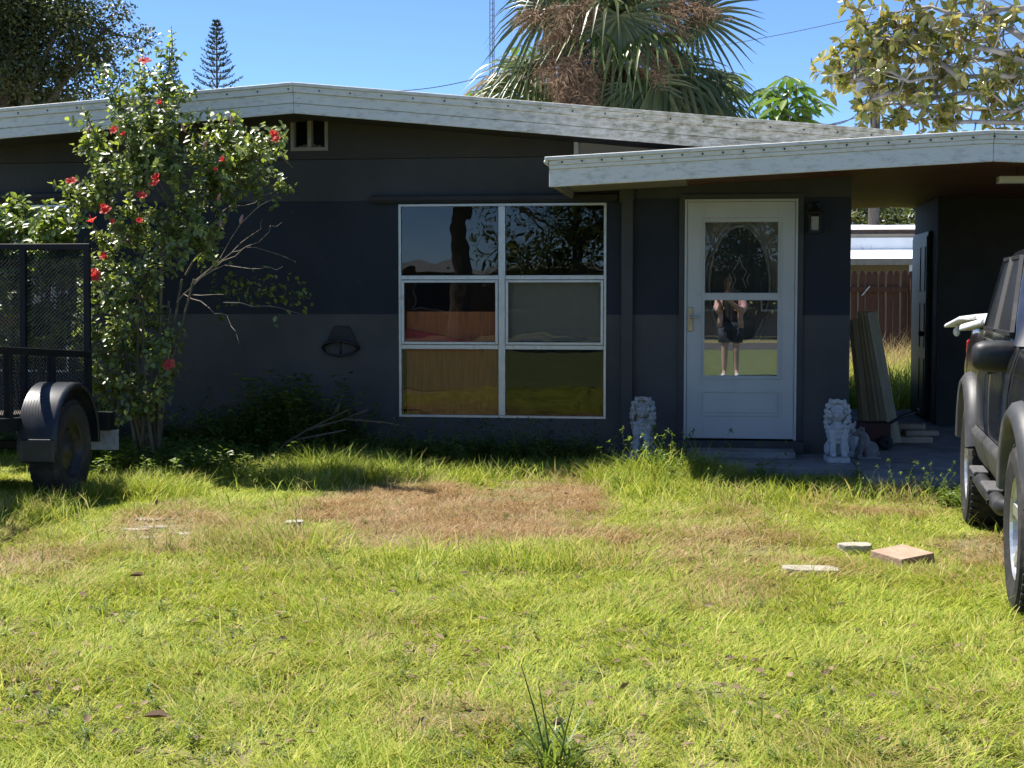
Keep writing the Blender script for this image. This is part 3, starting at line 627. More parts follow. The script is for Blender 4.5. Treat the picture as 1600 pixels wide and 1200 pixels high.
# ---- flat stones stacked on the slab
st = [(1414, 690, 14.2, .34, .16, .06, 0), (1427, 683, 14.3, .30, .17, .05, .06), (1412, 672, 14.4, .26, .18, .05, .11), (1400, 690, 14.6, .2, .2, .07, 0)]
sl_ = ['long flat brown stone at the bottom of the pile on the carport floor', 'second flat stone resting on the pile by the leaning boards', 'topmost flat stone of the pile on the carport floor', 'squarish brown stone at the back of the pile by the boards']
for (px, py, Y, a, b, h, z), lb in zip(st, sl_):
    p = P(px, py, Y); m = MB(); m.box(-a/2, a/2, -b/2, b/2, 0, h); o = m.build('flat_stone', 'stone', None, bevel=.012); o.location = (p.x+.06, Y, slabz+z); o.rotation_euler = (0, 0, random.uniform(-.3, .3)); tag(o, lb, 'stone', 'flat stones on the carport floor')
# ---- masonry lying in the lawn
def slabpiece(px, py, a, b, h, rz, mat, name, label, cat, n=9, tilt=(0, 0)):
    p = G(px, py, .05); rnd = random.Random(px); m = MB()
    if n == 4: poly = [(-a/2, -b/2), (a/2, -b/2), (a/2, b/2), (-a/2, b/2)]
    else: poly = [(a/2*math.copysign(abs(math.cos(t))**.6, math.cos(t))*rnd.uniform(.88, 1.05), b/2*math.copysign(abs(math.sin(t))**.6, math.sin(t))*rnd.uniform(.85, 1.08)) for t in [2*math.pi*i/n for i in range(n)]]
    k = len(poly); m.add([(x, y, 0) for x, y in poly]+[(x*.96, y*.96, h+rnd.uniform(-.004, .004)) for x, y in poly], [tuple(reversed(range(k))), tuple(range(k, 2*k))]+[(i, (i+1) % k, k+(i+1) % k, k+i) for i in range(k)])
    o = m.build(name, mat, None, bevel=.005); o.location = (p.x, p.y, -.012 if n == 4 else -.022); o.rotation_euler = (*tilt, rz); tag(o, label, cat); return o
slabpiece(1410, 868, .24, .24, .085, R(38), 'paver', 'paving_brick', 'square reddish brown paving brick lying in the lawn near the truck', 'brick', 4, (.05, -.06))
slabpiece(1335, 849, .20, .13, .07, R(5), 'rubble', 'concrete_chunk', 'short pale concrete chunk in the lawn beside the reddish paving brick', 'concrete piece')
slabpiece(1267, 883, .32, .14, .06, R(-4), 'rubble', 'concrete_chunk', 'longer crumbling pale concrete chunk in the lawn away from the truck', 'concrete piece', 11)
slabpiece(460, 810, .13, .10, .055, R(20), 'rubble', 'concrete_chunk', 'small rounded pale rock in the grass beside the dead brown patch', 'rock')
slabpiece(1416, 741, .17, .1, .07, R(0), 'rubble', 'concrete_chunk', 'pale block at the edge of the carport slab by the truck', 'concrete piece', 4)
fr_ = [(235, 800, .22, .10), (212, 815, .20, .09), (240, 812, .18, .08), (262, 838, .24, .10), (225, 828, .15, .09), (285, 822, .14, .08)]
fl_ = ['flat pale stone flake at the back of the sandy patch near the trailer', 'pale stone flake at the trailer side of the sandy patch', 'pale stone flake in the middle of the sandy patch', 'widest pale stone flake at the front of the sandy patch', 'small pale stone flake low in the sandy patch', 'small pale stone flake at the far end of the sandy patch from the trailer']
for (px, py, a, b), lb in zip(fr_, fl_): tag(slabpiece(px, py, a, b, .03, random.uniform(-.4, .4), 'rubble', 'stone_flake', lb, 'stone'), group='stone flakes in the sandy patch')

# ================================================================== PICKUP TRUCK
rc = G(1513, 819); TA = R(4.3)
truck = empty('pickup_truck', (rc.x, rc.y, 0), 0, 'dusty dark grey pickup truck with fender flares parked beside the lawn', 'truck')
truck.rotation_euler = (0, 0, math.atan2(-math.cos(TA), -math.sin(TA)))   # local x forward, local y into the truck
truck.scale = (.83, 1, 1)
WB, TW, WR = 3.25, 1.80, .375
def arch(u):
    z = .40
    for c in (0, WB):
        if abs(u-c) < .47: z = max(z, WR+math.sqrt(max(0, .47**2-(u-c)**2))*1.0)
    return z
def shoulder(u):
    if u < 1.0-.35: return 1.20
    if u < 2.55: return 1.20-.04*(u-.65)/1.9
    return 1.16-.10*((u-2.55)/1.6)**1.5
def taper(u): return .0+.10*max(0, (u-3.2)/.95)**2+.05*max(0, (-.55-u)/.6)**2
def side(u, z):                                     # distance of the skin inwards from the widest line
    s_ = shoulder(u); k = (z-.42)/(s_-.42)
    return taper(u)+.075*max(0, 1-k*2.6)**1.6+.055*max(0, (k-.62)/.38)**2+.018*math.exp(-((k-.55)/.05)**2)*0
us = sorted(set([round(-1.12+i*.06, 3) for i in range(90) if -1.12+i*.06 <= 4.12]+[c+d for c in (0, WB) for d in (-.469, -.46, -.44, .44, .46, .469)]))
rows = []
for u in us:
    zb = arch(u); s_ = shoulder(u); zs = [zb+(s_-zb)*t for t in (0, .12, .3, .5, .7, .85, .95, 1)]
    half = [(side(u, z), z) for z in zs]; inb = .07 if u < .30 else .2
    tz = .72 if u < .29 else s_+.03+(.03 if u > 2.6 else 0)
    half += [(half[-1][0]+inb*.5, s_+.012), (half[-1][0]+inb, s_+(.0 if u < .3 else .02)), (half[-1][0]+inb+.005, tz), (.55, tz+(0 if u < .29 else .02))]
    under = [(side(u, zb)+.09, zb), (.3, max(zb, .45))]
    sec = list(reversed(under))+half
    rows.append([(u, v, z) for v, z in sec]+[(u, TW-v, z) for v, z in reversed(sec)])
m = MB(); n = len(rows[0]); m.v = [p for r in rows for p in r]
m.f = [(i*n+k, i*n+k+1, (i+1)*n+k+1, (i+1)*n+k) for i in range(len(rows)-1) for k in range(n-1)]+[tuple(range(n)), tuple(range((len(rows)-1)*n, len(rows)*n))]
body = m.build('body', 'truck_paint', truck, True)
m = MB(); m.box(-1.0, 4.0, .32, TW-.32, .36, .62); m.build('chassis', 'rubber_black', truck)
# cab
def cabsec(z):
    t = (z-1.17)/(1.70-1.17); return .36+.12*t, 2.62-.85*t-.10*t*t, .045+.135*t**1.2       # rear u, front u, inset
m = MB(); zs = [1.17, 1.30, 1.45, 1.58, 1.66, 1.70, 1.715]; ring = []
for i, z in enumerate(zs):
    u0, u1, v0 = cabsec(min(z, 1.70)); ex = .0 if z < 1.66 else (.03 if z < 1.7 else .10)
    u0 += ex; u1 -= ex; v0 += ex
    ring.append([(u0+.04, v0, z), (u0+(u1-u0)*.33, v0-.006, z), (u0+(u1-u0)*.66, v0-.006, z), (u1-.08, v0, z), (u1, v0+.12, z), (u1+.04, TW/2, z), (u1, TW-v0-.12, z), (u1-.08, TW-v0, z), (u0+.04, TW-v0, z), (u0, TW-v0-.06, z), (u0, v0+.06, z)])
n = len(ring[0]); m.v = [p for r in ring for p in r]
m.f = [(i*n+k, i*n+(k+1) % n, (i+1)*n+(k+1) % n, (i+1)*n+k) for i in range(len(zs)-1) for k in range(n)]+[tuple(range((len(zs)-1)*n, len(zs)*n))]
cab = m.build('cab', 'truck_paint', truck, True, bevel=.0)
def cabpt(s_, z, sidei, out=.012):
    u0, u1, v0 = cabsec(z); v = v0-out-.004; return (u0+(u1-u0)*s_, v if sidei == 0 else TW-v, z)
for sd_ in (0, 1):
    for a0_, a1_, b0_, b1_ in ((.10, .44, .12, .44), (.48, .90, .48, .86)):
        m = MB(); q = [cabpt(a0_, 1.225, sd_), cabpt(a1_, 1.225, sd_), cabpt(b1_, 1.62, sd_), cabpt(b0_, 1.62, sd_)]; m.add(q, [(0, 1, 2, 3)]); wn = m.build('side_window', 'car_glass_dark' if False else 'black_paint', truck)
        m = MB(); qq = q+[q[0]]; 
        for i in range(4): m.bar(qq[i], qq[i+1], .022, .02)
        m.build('seal', 'truck_plastic', wn)
m = MB(); u0, u1, v0 = cabsec(1.24); u2, u3, v2 = cabsec(1.62)
m.add([(u1+.035, v0+.14, 1.24), (u1+.065, TW/2, 1.24), (u1+.035, TW-v0-.14, 1.24), (u3+.02, TW-v2-.14, 1.62), (u3+.05, TW/2, 1.62), (u3+.02, v2+.14, 1.62)], [(0, 1, 4, 5), (1, 2, 3, 4)]); m.build('windscreen', 'black_paint', truck)
m = MB(); m.add([(u0-.012, v0+.12, 1.27), (u0-.012, TW-v0-.12, 1.27), (u2-.012, TW-v2-.12, 1.6), (u2-.012, v2+.12, 1.6)], [(0, 1, 2, 3)]); m.build('rear_window', 'black_paint', truck)
def patch(u0, u1, z0, z1, off, mat, name, sd_=0, nu=10, nz=8, zb=None):
    mm = MB(); vs = []
    for i in range(nu+1):
        u = u0+(u1-u0)*i/nu; lo = max(z0, arch(u)+.03)
        for j in range(nz+1):
            z = lo+(z1-lo)*j/nz; e_ = off if 0 < i < nu and 0 < j < nz else off*.3
            v = side(u, z)-e_; vs.append((u, v if sd_ == 0 else TW-v, z))
    mm.add(vs, [(i*(nz+1)+j, (i+1)*(nz+1)+j, (i+1)*(nz+1)+j+1, i*(nz+1)+j+1) for i in range(nu) for j in range(nz)])
    return mm.build(name, mat, truck, True)
for sd_ in (0, 1):
    for u0, u1 in ((.52, 1.40), (1.43, 2.55)):
        d = patch(u0, u1, .60, 1.165, .012, 'truck_paint', 'door', sd_)
        m = MB(); v = side(u0+.2, 1.02); v = v-.03 if sd_ == 0 else TW-v+.03
        m.box(u0+.10, u0+.27, v-.012, v+.012, 1.0, 1.035); m.build('handle', 'truck_plastic', d, bevel=.008)
        patch(u0-.01, u1+.01, .43, .66, .045, 'truck_grey', 'side_cladding', sd_)
        m = MB(); zz = [.68+.06*i for i in range(9)]
        m.tube([(u1+.015, (side(u1, z)-.002 if sd_ == 0 else TW-side(u1, z)+.002), z) for z in zz], .006, 4); m.build('door_seam', 'rubber_black', truck)
    for c in (0, WB):
        m = MB(); pts = []; vs = []; N_ = 22
        for i in range(N_+1):
            t = R(13)+(math.pi-R(26))*i/N_; prof = [(.445, .05), (.455, -.045), (.50, -.06), (.545, -.03), (.56, .02), (.55, .06)]
            for r_, v in prof:
                u = c+r_*math.cos(t); z = WR+.03+r_*math.sin(t)*.98; vv = v+taper(u)
                vs.append((u, vv if sd_ == 0 else TW-vv, z))
        k = 6; m.add(vs, [(i*k+j, i*k+j+1, (i+1)*k+j+1, (i+1)*k+j) for i in range(N_) for j in range(k-1)])
        o = m.build('fender_flare', 'truck_grey', truck, True)
        w_ = empty('wheel', (c, .085 if sd_ == 0 else TW-.085, WR), 0); w_.parent = truck; w_.scale = (1/.83, 1, 1)
        if sd_: w_.rotation_euler = (0, 0, math.pi)
        m = MB(); m.lathe([(.23, -.10), (.30, -.118), (.35, -.112), (.37, -.095), (.376, -.06), (.376, .06), (.37, .095), (.35, .112), (.23, .10)], 40, (0, 0, 0), 'Y')
        for i in range(44):
            t = 2*math.pi*i/44; 
            for y0_, y1_ in ((-.10, -.045), (.045, .10)):
                mm_ = Matrix.Rotation(t, 4, 'Y'); m.M = mm_; m.box(-.016, .016, y0_, y1_, .370, .383); m.M = Matrix()
        m.build('tyre', 'rubber', w_, False)
        m = MB(); m.lathe([(.235, -.095), (.228, -.10), (.215, -.085), (.205, -.02), (.205, .08)], 36, (0, 0, 0), 'Y'); m.lathe([(.001, -.06), (.035, -.06), (.045, -.045), (.048, -.02)], 20, (0, 0, 0), 'Y')
        for i in range(5):
            m.M = Matrix.Rotation(2*math.pi*i/5, 4, 'Y')
            m.add([(-.035, -.05, .035), (.035, -.05, .035), (.028, -.088, .215), (-.028, -.088, .215), (-.035, -.01, .035), (.035, -.01, .035), (.04, -.04, .215), (-.04, -.04, .215)], [(0, 1, 2, 3), (0, 4, 5, 1), (1, 5, 6, 2), (3, 2, 6, 7), (0, 3, 7, 4)]); m.M = Matrix()
        m.build('rim', 'alloy', w_, False, bevel=.004)
        m = MB(); m.lathe([(.001, .0), (.2, 0)], 24, (0, .0, 0), 'Y'); m.build('brake_disc', 'rim_grey', w_)
    sv = 1 if sd_ == 0 else -1; vv = lambda v: v if sd_ == 0 else TW-v
    m = MB(); m.tube([(.62, vv(.12), .40), (.66, vv(.04), .385), (.74, vv(-.005), .38), (1.6, vv(-.01), .38), (2.42, vv(-.005), .38), (2.50, vv(.04), .385), (2.54, vv(.12), .40)], .043, 14); rb_ = m.build('running_board', 'truck_plastic', truck, True)
    for u0, u1 in ((.72, 1.12), (1.62, 2.10)):
        m = MB(); m.box(u0, u1, min(vv(-.05), vv(.035)), max(vv(-.05), vv(.035)), .408, .432); m.build('step_pad', 'step_pad', rb_, bevel=.01)
    for u in (.95, 2.2): m = MB(); m.bar((u, vv(-.06), .38), (u, vv(.3), .45), .04, .02); m.build('bracket', 'rubber_black', rb_)
    m = MB(); m.tube([(2.17, vv(.075), 1.12), (2.2, vv(.03), 1.10), (2.21, vv(-.02), 1.10)], [.045, .034, .03], 10); m.build('mirror_arm', 'truck_plastic', truck, True)
    m = MB(); 
    sh = [(.88, .80, .045), (1, 1, .0), (1, 1, -.05), (.93, .86, -.09), (.70, .6, -.115)]; vs = []
    for a_, b_, du in sh:
        for q in range(16):
            t = 2*math.pi*q/16; ex = lambda v: math.copysign(abs(v)**.55, v); vs.append((2.27-du, vv(-.02+.13*a_*ex(math.cos(t))), 1.115+.078*b_*ex(math.sin(t))))
    m.add(vs, [(i*16+k, i*16+(k+1) % 16, (i+1)*16+(k+1) % 16, (i+1)*16+k) for i in range(4) for k in range(16)]+[tuple(range(16)), tuple(range(64, 80))]); mo = m.build('mirror', 'truck_plastic', truck, True)
    m = MB(); m.box(2.218, 2.226, min(vv(-.12), vv(.08)), max(vv(-.12), vv(.08)), 1.06, 1.17); m.build('mirror_glass', 'alloy', mo)
    m = MB(); m.box(-1.13, -1.0, min(vv(.04), vv(.16)), max(vv(.04), vv(.16)), .80, 1.12); m.build('tail_light', 'lamp_red', truck, bevel=.02)
    m = MB(); m.box(3.98, 4.14, min(vv(.13), vv(.42)), max(vv(.13), vv(.42)), .84, 1.0); m.build('headlight', 'lamp_clear', truck, bevel=.03)
m = MB(); m.box(4.08, 4.15, .46, TW-.46, .80, 1.01); m.build('grille', 'rubber_black', truck, bevel=.01)
m = MB(); m.box(4.04, 4.26, .10, TW-.10, .48, .74); m.build('bumper', 'truck_grey', truck, bevel=.05)
m = MB(); m.box(-1.28, -1.10, .10, TW-.10, .48, .68); m.build('bumper', 'truck_grey', truck, bevel=.03)
m = MB(); m.box(-1.135, -1.115, .18, TW-.18, .70, 1.18); m.build('tailgate', 'truck_paint', truck, bevel=.008)
TM = Matrix.Translation(truck.location) @ truck.rotation_euler.to_matrix().to_4x4() @ Matrix.Diagonal((.83, 1, 1, 1))
# scrap lying across the truck bed
def scrap(name, label, pts, w_, h_, cat, group=None):
    m = MB(); pts = [TM @ Vector(p) for p in pts]
    c = pts[0]; m.M = Matrix.Translation(-c)
    for a, b in zip(pts, pts[1:]):
        d = (b-a).normalized(); up = Vector((0, 0, 1)); r_ = d.cross(up).normalized()*w_/2; u_ = Vector((0, 0, h_))
        m.add([a-r_, a+r_, b+r_, b-r_, a-r_*.9+u_, a+r_*.9+u_*.6, b+r_*.9+u_*.6, b-r_*.9+u_], [(0, 3, 2, 1), (4, 5, 6, 7), (0, 1, 5, 4), (2, 3, 7, 6), (1, 2, 6, 5), (3, 0, 4, 7)])
    o = m.build(name, 'white_plastic', None, True, bevel=.01); o.location = c; tag(o, label, cat, group); return o
scrap('plastic_panel', 'bent white plastic panel sticking out over the truck bed side', [(-.55, -.08, 1.205), (-.42, .0, 1.255), (-.22, .09, 1.265), (.02, .25, 1.26), (.16, .5, 1.25)], .16, .04, 'panel')
scrap('gutter_length', 'slanting length of white gutter lying across the truck bed', [(-.30, -.02, 1.19), (-.05, .10, 1.235), (.20, .35, 1.28)], .10, .06, 'gutter')
m = MB(); q = TM @ Vector((-.50, -.06, 1.20)); m.ell((0, 0, -.02), (.022, .022, .03)); m.tube([(0, 0, 0), (0, 0, .02)], .008, 6); o = m.build('pull_cord_knob', 'white_plastic', None, True); o.location = q; tag(o, 'small white knob hanging under the bent white panel on the truck', 'knob')

# ================================================================== UTILITY TRAILER
# local x = forward (towards the street), local y = outwards on its right side seen from the lawn
TR = Vector((P(139, 600, 11.0).x, 11.0, 0)); TAn = R(-2.5)
trailer = empty('utility_trailer', TR, 0, 'black utility trailer with tall mesh ramp gate beside the hibiscus', 'trailer')
trailer.rotation_euler = (0, 0, math.atan2(-math.cos(TAn), -math.sin(TAn)))   # x forward = towards the camera, y = to the right of the picture
nose = R(3.2)
def tz(x): return x*math.tan(nose)
def rail(mb, a, b, w_=.05, h_=.05):
    mb.bar((a[0], a[1], a[2]+tz(a[0])), (b[0], b[1], b[2]+tz(b[0])), w_, h_)
TWd, TLn = 1.55, 3.0
m = MB()
for y in (0, -TWd):
    rail(m, (0, y, .97), (TLn, y, .97)); rail(m, (0, y, .48), (TLn, y, .48), .06, .09)
    for x in (0.02, .72, 1.45, 2.2, TLn-.02): rail(m, (x, y, .48), (x, y, .97), .05, .05)
rail(m, (TLn, 0, .97), (TLn, -TWd, .97)); rail(m, (TLn, 0, .48), (TLn, -TWd, .48)); rail(m, (0, 0, .48), (0, -TWd, .48), .06, .09)
rail(m, (TLn, -.1, .45), (TLn+1.2, -TWd/2, .42), .06, .08); rail(m, (TLn, -TWd+.1, .45), (TLn+1.2, -TWd/2, .42), .06, .08)
rail(m, (.95, .13, .33), (.95, -TWd-.13, .33), .06, .06); m.build('frame', 'trailer_black', trailer, bevel=.004, seg=1)
m = MB(); rail(m, (.03, -TWd/2, .53), (TLn-.03, -TWd/2, .53), TWd-.08, .03); m.build('deck', 'pole_wood', trailer)
m = MB(); rail(m, (TLn+1.0, -TWd/2, .05), (TLn+1.0, -TWd/2, .60), .06, .06); m.box(TLn+.92, TLn+1.08, -TWd/2-.08, -TWd/2+.08, 0, .06); m.build('jack', 'galvanised', trailer)
def expanded(mb, x0, y0, z0, ax, az, wd, ht, cw=.062, ch=.031, t=.0044):   # diamonds of expanded metal on a plane
    ax = Vector(ax); az = Vector(az); nrm = ax.cross(az)*.003; o = Vector((x0, y0, z0)); nx, nz = int(wd/cw), int(ht/ch)
    for j in range(nz):
        for i in range(nx):
            for q in ((0, 1), (1, 0)):
                a = o+ax*(i*cw)+az*((j+q[0])*ch); b = o+ax*((i+.5)*cw)+az*((j+q[1])*ch)
                for (c, d) in ((a, b), (b, a+ax*cw)):
                    if q == (1, 0) and False: continue
                    e_ = az*t; k = len(mb.v); mb.v += [tuple(c-e_), tuple(d-e_), tuple(d+e_+nrm), tuple(c+e_+nrm)]; mb.f.append((k, k+1, k+2, k+3))
    return mb
def fastmesh(mb, name, mat, parent):
    me = bpy.data.meshes.new(name); me.from_pydata(mb.v, [], mb.f); me.materials.append(MATS[mat]); return link(name, me, parent)
gz0_, gz1_ = .52, 1.78
m = MB()
for y in (-.03, -.53, -1.03, -TWd+.03): m.bar((-.045, y, gz0_), (-.085, y, gz1_), .045, .045)
m.bar((-.085, -.005, gz1_), (-.085, -TWd+.005, gz1_), .045, .045); m.bar((-.045, -.005, gz0_), (-.045, -TWd+.005, gz0_), .045, .045)
gate = m.build('ramp_gate', 'trailer_black', trailer, bevel=.003, seg=1)
m = expanded(MB(), -.05, -.03, gz0_, (0, -1, 0), Vector((-.04, 0, 1.26)).normalized(), TWd-.06, gz1_-gz0_); fastmesh(m, 'gate_mesh', 'trailer_black', gate)
for y in (-.004, -TWd+.004):
    ax = Vector((1, 0, math.tan(nose))).normalized(); m = expanded(MB(), .03, y, .53, ax, (0, 0, 1), TLn-.06, .43); fastmesh(m, 'side_mesh', 'trailer_black', trailer)
for sy in (0, 1):
    y0 = .15 if sy == 0 else -TWd-.15; ax_ = .95; WRt = .345; sg = 1 if sy == 0 else -1
    w_ = empty('wheel', (ax_, y0, WRt), 0); w_.parent = trailer
    if sy: w_.rotation_euler = (0, 0, math.pi)
    m = MB(); m.lathe([(.20, .085), (.27, .105), (.315, .100), (.338, .08), (.346, .05), (.346, -.05), (.338, -.08), (.315, -.1), (.20, -.085)], 40, (0, 0, 0), 'Y')
    for i in range(40):
        m.M = Matrix.Rotation(2*math.pi*i/40, 4, 'Y'); m.box(-.015, .015, .03, .085, .338, .35); m.box(-.015, .015, -.085, -.03, .338, .35); m.M = Matrix()
    m.build('tyre', 'rubber', w_)
    m = MB(); m.lathe([(.205, .082), (.198, .088), (.188, .075), (.18, .02), (.15, .035), (.10, .05), (.07, .052), (.05, .07), (.04, .075), (.001, .075)], 36, (0, 0, 0), 'Y'); rim = m.build('rim', 'rim_grey', w_, True)
    for i in range(8):
        m = MB(); m.M = Matrix.Rotation(2*math.pi*(i+.5)/8, 4, 'Y') @ Matrix.Translation((0, .036, .132)) @ Matrix.Rotation(R(-22), 4, 'X'); m.ell((0, .006, 0), (.020, .004, .028), 12, 6); m.build('rim_hole', 'lantern_black', rim, True)
    m = MB(); N_ = 18; vs = []
    for i in range(N_+1):                                  # round fender with a flat front skirt
        t = R(-5)+R(190)*i/N_; rr = .405
        for r_, yy in ((rr-.02, .125), (rr, .135), (rr+.012, .10), (rr+.012, -.135)):
            vs.append((ax_+r_*math.cos(t), y0+sg*yy, WRt+.055+r_*math.sin(t)))
    m.add(vs, [(i*4+j, i*4+j+1, (i+1)*4+j+1, (i+1)*4+j) for i in range(N_) for j in range(3)])
    fe = m.build('fender', 'fender_blue', trailer, True)
    m = MB(); m.box(ax_+.395, ax_+.425, min(y0-sg*.11, y0+sg*.12), max(y0-sg*.11, y0+sg*.12), .30, .46); m.build('skirt', 'fender_blue', fe, bevel=.012)
m = MB(); m.box(-.07, .05, .01, .17, .40, .535); tl = m.build('tail_light_box', 'trailer_black', trailer, bevel=.006)
m = MB(); m.box(-.078, -.0705, .03, .15, .42, .515); m.build('lens', 'lamp_red', tl)
m = MB(); m.box(-.055, -.052, -.10, .205, .245, .398); pl = m.build('licence_plate', 'plate_metal', trailer, bevel=.003)
for cy, glyph in ((.16, 'U'), (.10, 'U'), (.02, 'T'), (-.05, 'U')):     # stamped characters seen from the back of the plate
    m = MB(); q = {'U': [(-.018, .035), (-.018, -.025), (-.010, -.034), (.010, -.034), (.018, -.025), (.018, .035)], 'T': [(0, -.035), (0, .035)]}[glyph]
    m.tube([(-.0515, cy+a, .325+b) for a, b in q], .0045, 6)
    if glyph == 'T': m.tube([(-.0515, cy-.018, .36), (-.0515, cy+.018, .36)], .0045, 6)
    m.build('stamped_character', 'plate_metal', pl, True)

# ================================================================== PLANTS
def bez(a, b, c, n):
    a, b, c = Vector(a), Vector(b), Vector(c); return [(a*(1-t)**2+b*2*t*(1-t)+c*t*t) for t in [i/n for i in range(n+1)]]
class Leaves:
    def __init__(s): s.p = []; s.d = []; s.n = []; s.l = []; s.w = []
    def add(s, p, d, n, l, w_): s.p.append(tuple(p)); s.d.append(tuple(d)); s.n.append(tuple(n)); s.l.append(l); s.w.append(w_)
    def mesh(s, name, mat, origin=(0, 0, 0)):
        v, f = leaves_arr(np.array(s.p)-np.array(origin), s.d, s.n, s.l, s.w); return np_mesh(name, v, f, mat)
rv = lambda k=1.: Vector((random.gauss(0, k), random.gauss(0, k), random.gauss(0, k)))

# ---- hibiscus: stems to points of its outline, shoots and leaves along them
def shrub(name, label, base, targets, mat, forks, leaf=(.045, .075), twigs=9, per=9, start=.15, spread=.26):
    e = empty(name, base, 0, label, 'shrub'); st = MB(); st.M = Matrix.Translation(-Vector(base)); lv = Leaves(); b = Vector(base)
    FK = [P(*f) for f in forks]
    for f in FK[:7]:
        for q in range(2):
            b0 = b+Vector((random.uniform(-.10, .10), random.uniform(-.07, .07), 0)); st.tube(bez(b0, b0*.5+f*.5+Vector((random.uniform(-.06, .06), random.uniform(-.05, .05), -.05)), f+rv(.02), 6), [.017, .016, .015, .013, .012, .011, .010], 6)
    for (px, py, Y) in targets:
        t = P(px, py, Y); lower = [f for f in FK if f.z < t.z+.12] or FK; f = min(lower, key=lambda q: (q-t).length)
        c = f.lerp(t, .45)+Vector((random.uniform(-.08, .08), random.uniform(-.08, .08), .10)); pts = bez(f, c, t, 9); L_ = (t-f).length
        st.tube(pts, [max(.003, .010*(1-i/9.5)) for i in range(10)], 5)
        k = int(twigs*(.45+L_))
        for q in range(k+1):
            s_ = 1 if q == k else start+(1-start)*random.random()**.8; i = min(8, int(s_*9)); p = pts[i].lerp(pts[i+1], s_*9-i)
            ax = (pts[i+1]-pts[i]).normalized(); d = (ax*(1.6 if q == k else .3)+rv(.65)+Vector((0, 0, .35))).normalized(); ln = random.uniform(.08, spread)*(1 if q < k else .7)
            end = p+d*ln; st.tube([p, p.lerp(end, .5)+rv(.008), end], [.004, .003, .002], 4)
            for j in range(per):
                f_ = (j+.5)/per; q_ = p.lerp(end, f_); az = j*2.4+random.random(); pr = d.orthogonal().normalized(); pr.rotate(Quaternion(d, az))
                ld = (pr+d*.45+Vector((0, 0, random.uniform(-.4, .1)))).normalized(); nn = (d*.15+Vector((-.2, -.75, .95))+rv(.38)); ll = random.uniform(*leaf)
                lv.add(q_, ld, nn, ll, ll*.8)
    st.build('stems', 'stem', e)
    o = link('foliage', lv.mesh('foliage', mat, base), e); tag(o, kind='stuff')
    return e
tg = [(165,115),(180,150),(226,118),(230,140),(270,75),(262,120),(285,150),(250,165),(140,190),(150,235),(195,190),(215,205),(250,205),(300,195),(362,195),(430,215),(425,240),(385,240),(340,238),(312,245),(135,230),
      (170,270),(200,280),(240,270),(280,272),(320,275),(352,280),(375,262),(160,320),(200,330),(250,330),(295,330),(335,322),(362,305),(110,300),(120,340),(140,395),(180,395),(220,400),(255,395),(295,380),(340,375),(160,450),(195,455),(228,470),(180,510),(215,525),(160,555),(200,572),(232,560),(258,578),(170,605),(150,420),(190,360),(230,365),(270,360),(310,355),(150,280),(215,240),(265,240),(150,480),(140,520),(175,425),(205,420),(240,430),(200,500),(150,590),(190,600),(215,600),(130,470),(240,510),(320,390),(280,410),(150,640),(240,625),(262,590),(175,670),(255,540),(140,560),(425,225),(375,250),(440,292),(400,245),(365,200),(345,260),(330,200)]
HB = P(232, 738, 11.75); HB.z = 0
random.seed(11)
hib = shrub('hibiscus_shrub', 'tall leggy hibiscus with red flowers reaching above the roof edge', HB, [(x, y, 11.68+random.uniform(-.40, .28)) for x, y in tg], 'hibiscus_leaf', [(240, 560, 11.68), (190, 560, 11.63), (265, 480, 11.73), (225, 470, 11.58), (180, 455, 11.68), (290, 430, 11.78), (250, 390, 11.58), (200, 380, 11.78), (300, 340, 11.68), (230, 300, 11.63), (170, 330, 11.58), (330, 310, 11.78), (230, 650, 11.68), (180, 640, 11.68)], leaf=(.04, .066), twigs=12, per=9)
tg2 = [(20,335),(-20,360),(45,345),(70,350),(95,345),(60,390),(20,400),(100,390),(-40,410),(30,450),(80,440),(115,430),(0,480),(50,500),(100,490),(20,540),(80,540),(-60,460),(-50,340),(120,520)]
HB2 = P(45, 735, 12.05); HB2.z = 0
shrub('hibiscus_shrub', 'lower dense hibiscus bush behind the trailer ramp gate', HB2, [(x, y, 11.98+random.uniform(-.22, .15)) for x, y in tg2], 'hedge_leaf', [(60, 540, 12.15), (0, 520, 12.15), (100, 500, 12.1), (30, 460, 12.2), (80, 440, 12.1)], twigs=34, per=11, spread=.3)
# bare lower branches reaching right along the wall
m = MB(); m.M = Matrix.Translation(-HB)
for pts in ([(275, 470), (320, 425), (365, 395), (400, 385), (460, 407)], [(320, 425), (370, 400), (420, 360), (442, 345)], [(300, 440), (350, 415), (410, 420), (440, 415)], [(365, 395), (400, 360), (412, 345)], [(285, 458), (330, 480), (355, 490), (375, 535)], [(300, 458), (350, 458)], [(350, 470), (420, 480), (470, 490)], [(340, 350), (362, 300), (378, 270)], [(345, 330), (400, 316), (440, 290)], [(270, 300), (278, 230), (277, 160)], [(330, 390), (360, 330), (380, 300)], [(300, 445), (345, 400), (395, 330), (425, 315)]):
    c = [P(x+random.uniform(-3, 3), y+random.uniform(-3, 3), 11.9+random.uniform(-.15, .2)) for x, y in pts]; cc = []
    for a, b in zip(c, c[1:]): cc += [a, a.lerp(b, .33)+rv(.012), a.lerp(b, .66)+rv(.012)]
    m.tube(cc+[c[-1]], [.005*(1-.75*i/len(cc)) for i in range(len(cc)+1)], 5)
m.build('bare_branches', 'dry_twig', hib)
lv = Leaves()
for k in range(150):
    px = random.uniform(330, 490); py = 455+random.gauss(0, 16)+(px-400)*.12; p = P(px, py, 12.3+random.uniform(-.2, .3)); l = random.uniform(.04, .07); lv.add(p, rv()+Vector((0, 0, -.5)), rv(.4)+Vector((0, 0, 1)), l, l*.75)
